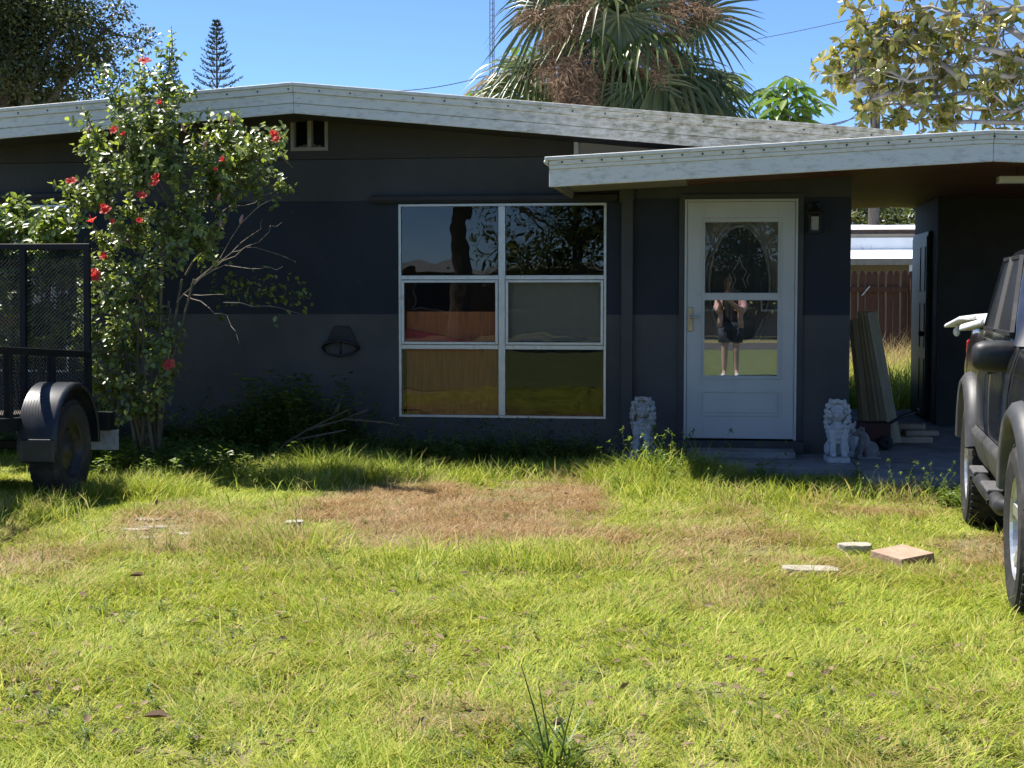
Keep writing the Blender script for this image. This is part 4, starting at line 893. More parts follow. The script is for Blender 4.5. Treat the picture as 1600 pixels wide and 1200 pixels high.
tag(link('shaded_foliage', lv.mesh('shaded_foliage', 'hibiscus_leaf', HB), hib), kind='stuff')
# flowers, each its own part
def petalmesh(open_):
    mm = MB()
    for k in range(5):
        a = 2*math.pi*k/5; M_ = Matrix.Rotation(a, 4, 'Z') @ Matrix.Rotation(-R(open_), 4, 'Y'); mm.M = M_
        mm.add([(0, 0, 0), (.025, -.016, .006), (.052, -.026, .0), (.066, -.010, -.008), (.066, .012, -.006), (.052, .026, .004), (.025, .016, .006), (.04, 0, .010)], [(0, 1, 7, 6), (1, 2, 3, 7), (7, 3, 4), (6, 7, 4, 5)])
    mm.M = Matrix(); mm.tube([(0, 0, 0), (.004, 0, .04), (.012, 0, .075)], [.004, .003, .004], 6); return mm.mesh('flower', 'petal')
pmsh = [petalmesh(20), petalmesh(40), petalmesh(62)]
fls = [(226,97,0,1.15),(112,287,1,1.1),(247,283,2,1.25),(222,310,1,1.15),(425,215,2,1.2),(433,222,1,1.0),(180,205,1,.9),(195,213,2,.8),(168,332,1,1.2),(145,348,1,1.1),(160,328,2,1.0),(168,403,2,1.2),(147,432,1,1.3),(265,571,0,1.1),(351,252,2,.9),(335,268,2,.7),(218,350,2,1.0),(253,163,2,.9),(243,290,1,1.0),(175,350,2,.8)]
for (px, py, k, s_) in fls:
    o = bpy.data.objects.new('flower', pmsh[k]); COL.objects.link(o); o.parent = hib
    p = P(px, py, 11.22)-HB; o.location = p; o.scale = (s_*.76,)*3; o.rotation_euler = (random.uniform(.4, 1.3), random.uniform(-.4, .4), random.uniform(-.8, .8))
    mm = MB(); q = p+Vector((0, .42, -.16)); mm.tube([p-Vector((0, 0, 0)), p.lerp(q, .5)+Vector((0, 0, -.03)), q], [.003, .003, .004], 5); mm.build('flower_stalk', 'stem', hib)
for (px, py) in [(362,190),(345,352),(375,345),(340,310),(290,203),(318,230),(137,205)]:
    mm = MB(); mm.tube([(0, 0, 0), (0, 0, .02), (.004, 0, .045), (.006, 0, .06)], [.004, .011, .009, .003], 8); o = mm.build('flower_bud', 'wilted', hib, True); o.location = P(px, py+4, 11.35)-HB; o.rotation_euler = (random.uniform(-.6, .6), random.uniform(-.6, .6), 0); o.scale = (1.2,)*3

# ---- leaf-cloud trees
def cloud_tree(name, label, base, crown, trunk_r, nclump, per, mat, leaf=(.05, .09), bark='bark', group=None, clump=(.35, .6), parts=0, shell=.55, cat='tree'):
    """crown: list of (centre, radii) lobes in world space"""
    e = empty(name, base, 0, label, cat, group); b = Vector(base); tr = MB(); P_, D_, N_, L_ = [], [], [], []
    top = Vector(crown[0][0]); tr.tube(bez((0, 0, -.05), (0, 0, (top.z-b.z)*.5), top-b, 8), [trunk_r*(1-.65*i/8) for i in range(9)], 9)
    vol = np.array([r[0]*r[1]*r[2] for c, r in crown]); vol = vol/vol.sum()
    for ci, (c, r) in enumerate(crown):
        c = Vector(c); r_ = np.array(r); k = max(3, int(nclump*vol[ci]))
        mid = (b*.5+top*.5)-b; mid.z = (top.z-b.z)*.55
        if ci: tr.tube(bez(mid, (mid+(c-b))*.5+rv(.2), c-b, 6), [trunk_r*.5*(1-.75*i/6) for i in range(7)], 7)
        for q in range(k):
            d = rand_dirs(1)[0]; rad = shell+(1-shell)*random.random(); cc = np.array(c)+d*r_*rad
            if random.random() < .35: tr.tube(bez(c-b, (c-b)*.5+(Vector(cc)-b)*.5+rv(.12), Vector(cc)-b, 4), [trunk_r*.16*(1-.6*i/4) for i in range(5)], 5)
            cs_ = random.uniform(*clump); n_ = int(per*random.uniform(.6, 1.4))
            off = rng.normal(size=(n_, 3))*np.array([.5, .5, .34])*cs_; P_.append(cc+off); D_.append(norm(off)+rng.normal(size=(n_, 3))*.6+np.array([0, 0, -.1])); N_.append(rng.normal(size=(n_, 3))*.5+np.array([0, 0, 1])); L_.append(rng.uniform(leaf[0], leaf[1], n_))
    tr.build('trunk', bark, e, True)
    p, d, n_, l = map(np.concatenate, (P_, D_, N_, L_)); v, f = leaves_arr(p-np.array(b), d, n_, l, l*.6)
    tag(link('crown', np_mesh('crown', v, f, mat), e), kind='stuff'); return e
random.seed(5)
Yo = 31
def C3(px, py, Y, r): return (P(px, py, Y), r)
ob_ = P(-20, 500, Yo); ob_.z = 0
cloud_tree('oak_tree', 'large dark oak rising behind the house over the trailer side', ob_, [C3(30, 20, Yo, (1.9, 1.7, 1.7)), C3(-80, 70, Yo, (1.9, 1.7, 1.7)), C3(120, 85, Yo, (1.15, 1.2, .85)), C3(165, 45, Yo, (.85, .9, .55)), C3(20, 120, Yo, (1.5, 1.4, .9)), C3(100, 20, Yo-.5, (.9, 1, .6)), C3(-40, -40, Yo, (2.2, 2, 1.4)), C3(70, 150, Yo+1, (1.7, 1.2, .5)), C3(10, 180, Yo+1, (2.0, 1.2, .7))], .22, 400, 170, 'oak_leaf', (.06, .12), clump=(.3, .62), shell=.25)
# ---- norfolk pines
def pine(px, pytop, Y, wid, label):
    top = P(px, pytop, Y); b = Vector((top.x, top.y, 0)); H = top.z
    e = empty('norfolk_pine', b, 0, label, 'pine tree', 'norfolk pines far behind the house'); m = MB(); m.tube([(0, 0, 0), (0, 0, H*.5), (0, 0, H)], [.14, .08, .012], 8); lv = Leaves(); z = H-.05; k = 0
    while z > H*.35:
        dn = H-z; ln = min(wid*.62, .10+dn*.34); nb = 6
        for q in range(nb):
            a = 2*math.pi*(q+.5*(k % 2))/nb+random.uniform(-.2, .2); l_ = ln*random.uniform(.8, 1.1); d = Vector((math.cos(a), math.sin(a), 0))
            pts = [Vector((0, 0, z))+d*l_*t+Vector((0, 0, l_*(-.22*t+.55*t*t))) for t in (0, .35, .7, 1)]
            m.tube(pts, [.012, .01, .008, .005], 4)
            for j in range(int(14+30*l_)):
                t = .25+.75*random.random(); i = 0 if t < .35 else (1 if t < .7 else 2); p = pts[i].lerp(pts[i+1], (t-(0, .35, .7)[i])/(.35, .35, .3)[i]); lv.add(p, d*.5+Vector((0, 0, .9))+rv(.5), rv(), random.uniform(.07, .13)*(1.2-t*.3), .035)
        z -= .13+dn*.055; k += 1
    m.build('trunk', 'bark', e); tag(link('crown', lv.mesh('crown', 'pine_leaf'), e), kind='stuff')
pine(338, 33, 52, 1.35, 'tall norfolk pine standing clear against the sky behind the roof')
pine(268, 92, 62, 1.0, 'farther norfolk pine whose tip shows behind the hibiscus')

# ---- cabbage palms
def frond(H, A, Nn, rad, droop, mat, crownp, parent, origin, nseg=30, span=118, name='frond'):
    A = Vector(A).normalized(); Nn = Vector(Nn); Nn = (Nn-A*Nn.dot(A)).normalized(); S = A.cross(Nn); vs = []; fs = []; H = Vector(H)-Vector(origin)
    for k in range(nseg):
        a = R(-span+2*span*k/(nseg-1)); d = A*math.cos(a)+S*math.sin(a); pr = (-A*math.sin(a)+S*math.cos(a)); L_ = rad*(.72+.28*math.cos(a*.7))*random.uniform(.92, 1.06); w0 = rad*.029
        base = len(vs); dr = droop*random.uniform(.6, 1.35)
        tw = Nn*random.uniform(-.10, .10)
        for t in (.0, .22, .5, .75, 1.0):
            c = H+d*L_*t+tw*t*L_+Vector((0, 0, -1))*dr*L_*max(0, t-.30)**2*1.6; ww = w0*(.35+t*2.2 if t < .3 else 1.15*(1-(t-.3)/.72)**.8)
            vs += [c-pr*ww+Nn*ww*.5, c, c+pr*ww+Nn*ww*.5]
        for i in range(4):
            q = base+i*3; fs += [(q, q+1, q+4, q+3), (q+1, q+2, q+5, q+4)]
    o = link(name, np_mesh(name, vs, fs, mat), parent)
    mm = MB(); c = Vector(crownp)-Vector(origin); mm.tube(bez(c, (c+H)*.5+Vector((0, 0, .12)), H+A*rad*.12, 6), [.022, .02, .018, .016, .014, .012, .006], 6); mm.build('petiole', mat, o, True); return o
Yp = 19.5
def panicle(mb, lv, p0, p1, sag, n, tw):
    pts = bez(p0, (Vector(p0)+Vector(p1))*.5+Vector((0, 0, .15)), p1, 8); mb.tube(pts, [.012*(1-.8*i/8) for i in range(9)], 5)
    for k in range(n):
        i = random.randint(2, 7); p = pts[i].lerp(pts[i+1], random.random()); d = (rv(.6)+Vector((0, 0, -.5*sag))+(pts[8]-pts[0]).normalized()*.4).normalized(); l = random.uniform(.5, 1)*tw
        q = p+d*l; mb.tube([p, p.lerp(q, .5)+rv(.015), q+Vector((0, 0, -.04*sag))], [.004, .003, .0015], 3, False)
        for j in range(5):
            t = random.random(); e2 = p.lerp(q, t); lv.add(e2, rv()+Vector((0, 0, -.4)), rv(), random.uniform(.03, .09), .011)
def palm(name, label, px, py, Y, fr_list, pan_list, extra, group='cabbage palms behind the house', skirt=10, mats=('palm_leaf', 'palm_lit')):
    cp = P(px, py, Y); b = Vector((cp.x, cp.y, 0)); e = empty(name, b, 0, label, 'palm tree', group); m = MB(); n = 24; H = cp.z
    m.tube([(math.sin(i*.2)*.03, 0, H*i/n) for i in range(n+1)], [.20+(.03 if i % 2 else 0)-.03*i/n for i in range(n+1)], 12); tk = m.build('trunk', 'palm_bark', e)
    for k in range(36):                                  # old leaf bases on the upper trunk
        z = H-.05-1.4*random.random(); a = k*2.4; d = Vector((math.cos(a), math.sin(a), 0)); p = Vector((0, 0, z))+d*.17; mm = MB(); mm.bar(p-Vector((0, 0, .12)), p+d*.10+Vector((0, 0, .16)), .07, .022, d); mm.build('leaf_base', 'palm_bark', tk)
    for (hx, hy, dy, ang, face, rad, droop, mt) in fr_list:
        h = P(hx, hy, Y+dy); a = R(ang); A = _r*math.cos(a)+Vector((0, 0, 1))*math.sin(a)+Vector((0, -.15, 0)); frond(h, A, (face[0], face[1], face[2]), rad, droop, mt, cp, e, b)
    for k in range(extra):
        a = random.uniform(0, 2*math.pi); el = random.uniform(-.2, 1.2); A = Vector((math.cos(a)*math.cos(el), math.sin(a)*math.cos(el), math.sin(el))); h = cp+A*random.uniform(.5, .9); frond(h, A, Vector((0, 0, 1))+rv(.3), random.uniform(.8, 1.05), random.uniform(.5, 1.1), random.choice(mats), cp, e, b, 26)
    for k in range(skirt):
        a = random.uniform(0, 2*math.pi); A = Vector((math.cos(a)*.5, math.sin(a)*.5, -1)); frond(cp+Vector((math.cos(a)*.3, math.sin(a)*.3, -.35)), A, Vector((math.cos(a), math.sin(a), .4)), random.uniform(.6, .85), .3, 'palm_dead', cp, e, b, 20, 70, 'dead_frond')
    if pan_list:
        mb = MB(); mb.M = Matrix.Translation(-b); lv = Leaves()
        for (x0, y0, x1, y1, n_, tw, dy) in pan_list: panicle(mb, lv, P(x0, y0, Y+dy+.2), P(x1, y1, Y+dy-.1), 1, int(n_*.65), tw)
        mb.build('flower_stalks', 'panicle', e); tag(link('seed_clusters', lv.mesh('seed_clusters', 'panicle', b), e), kind='stuff')
    return e
random.seed(21)
TO = (0, -1, .25)
palm('cabbage_palm', 'big shaggy cabbage palm with brown seed stalks over the ridge', 955, 60, Yp,
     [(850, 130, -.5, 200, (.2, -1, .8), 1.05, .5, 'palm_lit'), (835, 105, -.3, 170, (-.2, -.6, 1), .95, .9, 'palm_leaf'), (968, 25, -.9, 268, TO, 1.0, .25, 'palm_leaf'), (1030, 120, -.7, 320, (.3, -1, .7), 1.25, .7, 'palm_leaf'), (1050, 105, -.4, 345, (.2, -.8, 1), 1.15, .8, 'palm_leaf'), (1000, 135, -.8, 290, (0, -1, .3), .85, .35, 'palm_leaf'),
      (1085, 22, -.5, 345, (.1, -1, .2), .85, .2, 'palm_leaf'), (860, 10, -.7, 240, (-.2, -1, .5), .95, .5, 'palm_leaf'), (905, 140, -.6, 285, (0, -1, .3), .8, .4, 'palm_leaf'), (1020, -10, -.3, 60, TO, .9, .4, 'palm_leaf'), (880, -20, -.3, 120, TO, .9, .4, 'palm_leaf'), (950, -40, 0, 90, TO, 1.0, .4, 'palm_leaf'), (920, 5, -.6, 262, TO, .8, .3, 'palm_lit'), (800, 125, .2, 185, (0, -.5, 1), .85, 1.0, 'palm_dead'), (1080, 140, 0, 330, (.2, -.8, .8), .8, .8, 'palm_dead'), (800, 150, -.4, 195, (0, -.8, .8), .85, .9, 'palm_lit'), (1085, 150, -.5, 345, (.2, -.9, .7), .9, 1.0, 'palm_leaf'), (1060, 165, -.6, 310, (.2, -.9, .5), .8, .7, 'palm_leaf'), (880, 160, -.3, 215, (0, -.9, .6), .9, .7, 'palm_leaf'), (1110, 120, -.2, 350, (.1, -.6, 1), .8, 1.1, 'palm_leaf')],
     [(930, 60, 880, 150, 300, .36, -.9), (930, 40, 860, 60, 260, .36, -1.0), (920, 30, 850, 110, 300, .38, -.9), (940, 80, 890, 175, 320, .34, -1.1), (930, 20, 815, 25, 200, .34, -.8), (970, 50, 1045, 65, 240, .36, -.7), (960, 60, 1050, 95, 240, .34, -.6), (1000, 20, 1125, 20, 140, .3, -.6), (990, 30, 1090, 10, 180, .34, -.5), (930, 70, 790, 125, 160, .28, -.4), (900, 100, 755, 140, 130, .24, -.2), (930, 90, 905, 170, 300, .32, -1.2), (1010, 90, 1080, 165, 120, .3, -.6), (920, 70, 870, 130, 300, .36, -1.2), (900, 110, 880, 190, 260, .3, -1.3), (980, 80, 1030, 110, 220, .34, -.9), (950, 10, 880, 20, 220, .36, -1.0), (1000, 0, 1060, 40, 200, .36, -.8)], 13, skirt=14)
# ---- umbrella trees
def umbrella(label, hubs, Y, base_px, leaf=.26):
    b = P(base_px, 500, Y+.3); b.z = 0; e = empty('umbrella_tree', b, 0, label, 'tree', 'umbrella trees behind the roof'); st = MB(); st.M = Matrix.Translation(-b); lv = Leaves(); fk = Vector((b.x, b.y, P(base_px, 215, Y).z-.3))
    st.tube([b, fk], [.06, .04], 8)
    for (hx, hy, s_) in hubs:
        h = P(hx, hy, Y+random.uniform(-.35, .35)); st.tube(bez(fk, (fk+h)*.5+Vector((0, 0, -.1)), h, 5), [.02, .014, .012, .01, .008, .005], 5); a0 = random.random()*6; k = 9
        for j in range(k):
            a = a0+2*math.pi*j/k; d = Vector((math.cos(a), math.sin(a), -.55+random.uniform(-.25, .2))); l = leaf*s_*random.uniform(.85, 1.1); st.tube([h, h+d*.06], .004, 4, False); lv.add(h+d*.05, d, Vector((0, 0, 1))+rv(.2), l, l*.42)
    st.build('trunk', 'bark', e); tag(link('crown', lv.mesh('crown', 'umbrella_leaf', b), e), kind='stuff')
random.seed(3)
umbrella('bright umbrella tree standing alone between the palm and the pole', [(1228,118,1),(1210,135,1),(1245,132,1),(1260,145,1),(1200,150,1),(1230,150,1.1),(1215,165,1),(1250,165,1),(1235,178,1),(1205,178,1),(1275,158,1),(1195,140,.9),(1222,185,1),(1260,183,.9)], 18.5, 1235)
umbrella('pale umbrella tree partly hidden behind the far edge of the palm crown', [(1145,112,1),(1135,125,1),(1150,140,1),(1125,150,1),(1155,165,1),(1165,178,1),(1140,180,1),(1170,190,.9),(1120,130,1)], 20.5, 1140)
umbrella('umbrella tree showing behind the near edge of the palm toward the radio mast', [(815,70,1),(805,92,1),(830,85,1),(745,140,.9),(730,150,.9),(760,150,1),(720,155,.8),(790,150,1),(850,150,1)], 21, 800)
# ---- magnolia at the right
random.seed(8)
mgY = 16.8; mb_ = P(1760, 500, mgY+.6); mb_.z = 0
mag = empty('magnolia_tree', mb_, 0, 'magnolia with big yellowing leaves and pale branches over the carport roof', 'tree')
st = MB(); st.M = Matrix.Translation(-mb_); root = P(1760, 160, mgY+.4)
st.tube([mb_, (mb_+root)*.5+Vector((.05, 0, 0)), root], [.16, .13, .10], 10)
LT = []
def rosette(p, d, n_):
    d = Vector(d).normalized()
    for j in range(n_):
        pr = d.orthogonal().normalized(); pr.rotate(Quaternion(d, j*2.4+random.random())); ld = (pr*.95+d*.55+Vector((0, 0, random.uniform(-.5, .1)))).normalized(); l = random.uniform(.09, .165); LT.append((p+ld*.01-d*.05*random.random(), ld, d+Vector((0, 0, .6))+rv(.5), l))
limbs = [[(1760,170),(1640,125),(1560,118),(1480,122),(1420,128),(1360,105),(1300,118)], [(1640,125),(1560,80),(1500,55),(1430,50),(1370,60),(1335,70)], [(1760,60),(1640,20),(1560,15),(1480,20),(1420,15),(1385,18)], [(1760,170),(1650,165),(1580,175),(1500,170),(1430,165),(1380,160)], [(1700,190),(1600,192),(1520,190),(1450,185),(1400,182)], [(1500,122),(1460,90),(1410,95),(1345,40),(1340,12)], [(1600,60),(1560,40),(1520,-10)], [(1650,100),(1600,90),(1540,95),(1480,80)], [(1560,118),(1520,145),(1470,150),(1430,140)], [(1430,50),(1400,75),(1350,88),(1310,110)], [(1380,130),(1350,120),(1320,130)], [(1420,128),(1380,150),(1350,165)]]
for lm_ in limbs:
    c = [P(x, y, mgY+random.uniform(-.35, .35)) for x, y in lm_]; pts = []
    for a, b in zip(c, c[1:]): pts += [a, a.lerp(b, .5)+rv(.03)]
    pts.append(c[-1]); st.tube(pts, [.038*(1-.82*i/len(pts)) for i in range(len(pts))], 6)
    for i in range(1, len(pts)):
        for q in range(4):
            p = pts[i-1].lerp(pts[i], random.random()); d = (rv(1)+Vector((-.3, 0, .25))).normalized(); ln = random.uniform(.08, .42); e_ = p+d*ln; st.tube([p, p.lerp(e_, .5)+rv(.02), e_], [.010, .007, .005], 5); rosette(e_, d, random.randint(6, 9))
    rosette(pts[-1], pts[-1]-pts[-2], 8)
st.build('trunk', 'bark_pale', mag, True)
lp_ = np.array([tuple(t[0]) for t in LT]); qx, qy = to_px(lp_)
vis = (qx > 0) & (qx < 1600) & (qy > 0) & (qy < 205); order = np.argsort(np.where(vis, -np.array([t[3] for t in LT]), 1))
big = set(order[:300].tolist()); rest = Leaves()
lmesh = []
for k in range(6):
    v, f = leaves_arr([(0, 0, 0)], [(0, 1, 0)], [(0, 0, 1)], [1], [random.uniform(.5, .62)]); lmesh.append(np_mesh('leaf', v, f, 'magnolia_single'))
leafmat_inst = MATS['magnolia_leaf']
for i, (p, d, n_, l) in enumerate(LT):
    if i in big:
        d = d.normalized(); x = d.cross(n_).normalized(); z = x.cross(d); o = bpy.data.objects.new('leaf', lmesh[i % 6]); COL.objects.link(o); o.parent = mag
        M_ = Matrix((x*l, d*l, z*l)).transposed().to_4x4(); M_.translation = p-mb_; o.matrix_local = M_
    else: rest.add(p, d, n_, l, l*.58)
tag(link('crown', rest.mesh('crown', 'magnolia_leaf', mb_), mag), kind='stuff')

# ================================================================== POLE, WIRES, MAST, BACK YARD
Yu = 42; ub = P(1363, 500, Yu); ub.z = 0; uz = P(1363, 42, Yu).z
up_ = empty('utility_pole', ub, 0, 'wooden utility pole with grey transformer behind the magnolia', 'utility pole')
m = MB(); m.tube([(0, 0, 0), (0, 0, uz)], [.17, .12], 10); m.build('pole', 'pole_wood', up_, True)
m = MB(); m.lathe([(.001, 0), (.22, 0), (.23, .03), (.23, .62), (.18, .68), (.001, .7)], 18, (-.36, -.05, P(1345, 150, Yu).z)); m.build('transformer', 'galvanised', up_, True)
m = MB(); m.bar((-.15, 0, P(1345, 135, Yu).z), (-.36, -.05, P(1345, 135, Yu).z), .06, .06); m.build('bracket', 'pole_wood', up_)
m = MB(); m.tube([(.12, 0, uz-.2), (.12, 0, uz+.55)], .045, 8); m.build('insulator', 'tower_steel', up_, True)
def wire(a, b, sag, label, r_=.012):
    a, b = Vector(a), Vector(b); c = (a+b)/2-Vector((0, 0, sag*2)); m = MB(); m.M = Matrix.Translation(-a); m.tube(bez(a, c, b, 24), r_, 5); o = m.build('power_line', 'cable', None); o.location = a; tag(o, label, 'cable', 'overhead lines')
wire(P(1365, 22, Yu), P(960, 92, Yu+12), .15, 'pale high line from the pole top toward the palm crown', .010)
wire(P(1362, 175, Yu-.2), P(1140, 205, Yu-18), .15, 'service line dropping from the transformer toward the umbrella tree', .012)
wire(P(1362, 150, Yu-.2), P(1270, 190, 26), .3, 'steep service line from the transformer toward the carport roof', .012)
wire(P(1362, 158, Yu-.2), P(1290, 198, 26), .35, 'lowest steep service line beside the transformer', .012)
wire(P(760, 118, 70), P(560, 140, 75), .3, 'faint line near the radio mast above the roof ridge', .02)
Ym = 80; mbp = P(769, 500, Ym); mbp.z = 0; mh = P(769, -60, Ym).z
mast = empty('radio_mast', mbp, 0, 'slender lattice radio mast against the sky beside the palm', 'mast')
for dx in (-.11, .11):
    m = MB(); m.tube([(dx, 0, 0), (dx, 0, mh)], .026, 5); m.build('rail', 'tower_steel', mast)
m = MB(); m.tube([(0, .18, 0), (0, .18, mh)], .026, 5); m.build('rail', 'tower_steel', mast)
m = MB(); z = .3; 
while z < mh: m.bar((-.11, 0, z), (.11, 0, z), .02, .02); m.bar((-.11, 0, z), (0, .18, z+.15), .014, .014); m.bar((.11, 0, z+.15), (0, .18, z), .014, .014); z += .30
tag(m.build('rungs', 'tower_steel', mast), kind='stuff')
# fence
Yf = 27.0
fence = empty('picket_fence', (2.6, Yf, 0), 0, 'dark brown wooden picket fence across the back yard', 'fence')
m = MB(); k = .105; m.prism([(-k/2, 0), (k/2, 0), (k/2, 1.72), (k*.3, 1.78), (0, 1.795), (-k*.3, 1.78), (-k/2, 1.72)], -.01, .01); pk = m.mesh('picket', 'fence_brown')
for i in range(44):
    o = bpy.data.objects.new('picket', pk); COL.objects.link(o); o.parent = fence; x = -2.4+i*.119; o.location = (x, 0, .03+random.uniform(-.012, .012)); o.rotation_euler = (0, random.uniform(-.008, .008), 0)
for z in (.35, 1.46):
    m = MB(); m.box(-2.5, 2.8, -.05, -.011, z, z+.09); m.build('rail', 'fence_brown', fence)
for x in (-1.7, .55, 2.4):
    m = MB(); m.box(x, x+.1, -.12, -.0505, 0, 1.7); m.build('post', 'fence_brown', fence)
m = MB(); m.bar((-.25, -.06, 1.40), (-.12, -.06, 1.56), .03, .02); m.build('latch', 'pale_trim', fence)
# neighbour's house behind the fence
Yn = 36.0
nb = empty('neighbour_house', (5, Yn, 0), 0, 'neighbouring house with stepped white flat roofs behind the brown fence', 'house')
def nz(py, Y=Yn): return P(1380, py, Y).z
def nbx(x0, x1, y0, y1, z0, z1, nm, mt): m = MB(); m.M = Matrix.Translation((-5, -Yn, 0)); m.box(x0, x1, y0, y1, z0, z1); return m.build(nm, mt, nb)
nbx(0, 12, Yn+2.2, Yn+8, 0, nz(365, Yn+2), 'wall', 'neighbour_wall')
nbx(-.5, 12.5, Yn, Yn+2.1, nz(409), nz(405), 'patio_roof', 'neighbour_white'); 
m = MB(); m.M = Matrix.Translation((-5, -Yn, 0)); za, zb_ = nz(404), nz(393, Yn+2.2); m.add([(-.5, Yn, za), (12.5, Yn, za), (12.5, Yn+2.2, zb_+.05), (-.5, Yn+2.2, zb_+.05)], [(0, 1, 2, 3)]); m.build('patio_roof', 'neighbour_white', nb)
nbx(-.5, 12.5, Yn-.03, Yn-.001, nz(414), nz(404.5), 'fascia_board', 'trim_beige')
nbx(-.5, 12.5, Yn+2.15, Yn+2.4, nz(394, Yn+2), nz(371, Yn+2), 'parapet', 'neighbour_white')
nbx(-.5, 12.5, Yn+2.5, Yn+2.8, nz(371, Yn+2)-.1, nz(358, Yn+2.5), 'upper_wall', 'neighbour_brown')
m = MB(); m.M = Matrix.Translation((-5, -Yn, 0)); z1_, z2_ = nz(358, Yn+2.5), nz(351, Yn+5); m.add([(-.5, Yn+2.4, z1_), (12.5, Yn+2.4, z1_-.05), (12.5, Yn+6, z2_), (-.5, Yn+6, z2_+.06)], [(0, 1, 2, 3)]); m.build('roof', 'neighbour_white', nb)
nbx(-.5, 12.5, Yn+.2, Yn+2.2, 0, .1, 'patio_floor', 'concrete')
for x in (1.5, 4.2, 7): nbx(x, x+.1, Yn+.05, Yn+.15, .1, nz(409), 'patio_post', 'neighbour_white')
random.seed(14)
for k, (px, Y, lab_, mt) in enumerate([(1345, 46, 'dark green tree behind the neighbouring roof by the utility post', 'oak_leaf'), (1385, 48, 'yellow green tree behind the middle of the neighbouring roof', 'tree_leaf'), (1425, 47, 'brownish green tree behind the neighbouring roof toward the storage room', 'tree_leaf'), (1480, 50, 'leafy tree behind the neighbouring house beyond the carport', 'oak_leaf')]):
    b = P(px, 500, Y); b.z = 0; cloud_tree('yard_tree', lab_, b, [((b.x, Y, 3.2), (1.5, 1.2, 1.6)), ((b.x+.5, Y, 2.2), (1.3, 1, 1.0))], .15, 50, 110, mt, (.10, .2), group='trees behind the neighbouring house', clump=(.4, .7))

# ================================================================== ACROSS THE STREET (seen in the glass)
random.seed(31)
def streetpalm():
    cp = Vector((-6.6, -11.5, 5.2)); b = Vector((cp.x, cp.y, 0)); e = empty('street_palm', b, 0, 'tall palm by the street mirrored in the picture window', 'palm tree'); m = MB(); n = 26
    m.tube([(.15*math.sin(i/n*2), 0, cp.z*i/n) for i in range(n+1)], [.25+(.02 if i % 2 else 0)-.05*i/n for i in range(n+1)], 14); m.build('trunk', 'palm_bark', e)
    for k in range(22):
        a = k*2.4; el = -.5+1.6*(k/22); A = Vector((math.cos(a)*math.cos(el), math.sin(a)*math.cos(el), math.sin(el))); frond(cp+A*.9, A, Vector((0, 0, 1))+rv(.2), 1.1, .8, 'palm_leaf' if k > 6 else 'palm_dead', cp, e, b, 24)
streetpalm()
def rtree(x, y, h, r, label, mt='tree_leaf'):
    return cloud_tree('street_tree', label, (x, y, 0), [((x, y, h*.62), (r, r, h*.36)), ((x+r*.6, y+.5, h*.5), (r*.7, r*.7, h*.26)), ((x-r*.6, y, h*.48), (r*.7, r*.7, h*.26)), ((x, y, h*.3), (r*.9, r*.8, h*.2))], .22, 110, 120, mt, (.10, .19), group='trees across the street', clump=(.6, 1.1))
rtree(-4.6, -23, 8.5, 2.6, 'dense green tree across the street mirrored in the window beside the palm')
rtree(0.8, -24, 8, 2.8, 'dense green tree across the street mirrored in the storm door')
rtree(-15.8, -25, 5.5, 2.6, 'lower leafy tree across the street beyond the palm', 'oak_leaf')
rtree(6.5, -24, 8, 3, 'big leafy tree across the street beyond the truck', 'oak_leaf')
nh = empty('street_house', (-4, -27, 0), 0, 'long low house with white roof edge across the street', 'house')
for nm, mt, q in [('wall', 'neighbour_brown', (-9, 9, -4, 0, 0, 2.3)), ('roof', 'roof_white', (-9.6, 9.6, -4.5, .7, 2.3, 2.45)), ('fascia_board', 'neighbour_white', (-9.6, 9.6, .701, .75, 2.25, 2.5)), ('door', 'door_white', (-.5, .5, .001, .05, 0, 2.1))]:
    m = MB(); m.box(*q); m.build(nm, mt, nh)
for x in (-6, -3, 3, 6):
    m = MB(); m.box(x-.7, x+.7, .001, .06, .9, 2.0); wn = m.build('window', 'black_paint', nh); frame(x-.75, x+.75, .85, 2.05, .06, .0605, .09, 'window_frame', 'neighbour_white', wn)

# ================================================================== GRASS AND GROUND COVER
def blade_clump(name, nb, hmin, hmax, wid, rad, lean, curl, mat='grass_blade', seed=0):
    r = np.random.default_rng(seed); V = []; Fc = []
    for k in range(nb):
        a = r.uniform(0, 2*np.pi); q = rad*np.sqrt(r.uniform()); base = np.array([q*np.cos(r.uniform(0, 6.28)), q*np.sin(r.uniform(0, 6.28)), -.01]); h = r.uniform(hmin, hmax); d = np.array([np.cos(a), np.sin(a), 0]); pr = np.array([-np.sin(a), np.cos(a), 0]); l = lean*r.uniform(.3, 1.3); c = curl*r.uniform(.2, 1.4); w_ = wid*r.uniform(.7, 1.3); o = len(V)
        tw = r.uniform(-.8, .8); pr = pr*np.cos(tw)+d*np.sin(tw)*.8
        for t, ws in ((0, .8), (.35, 1), (.7, .75)):
            p = base+d*h*(l*t+c*t*t)+np.array([0, 0, h*(t-.45*c*t*t)]); V += [p-pr*w_*ws, p+pr*w_*ws]
        V.append(base+d*h*(l+c)+np.array([0, 0, h*(1-.45*c)])); Fc += [(o, o+1, o+3, o+2), (o+2, o+3, o+5, o+4), (o+4, o+5, o+6, o+6)]
    me = bpy.data.meshes.new(name); me.from_pydata([tuple(p) for p in V], [], [f if f[2] != f[3] else f[:3] for f in Fc]); me.materials.append(MATS[mat]); return bpy.data.objects.new(name, me)
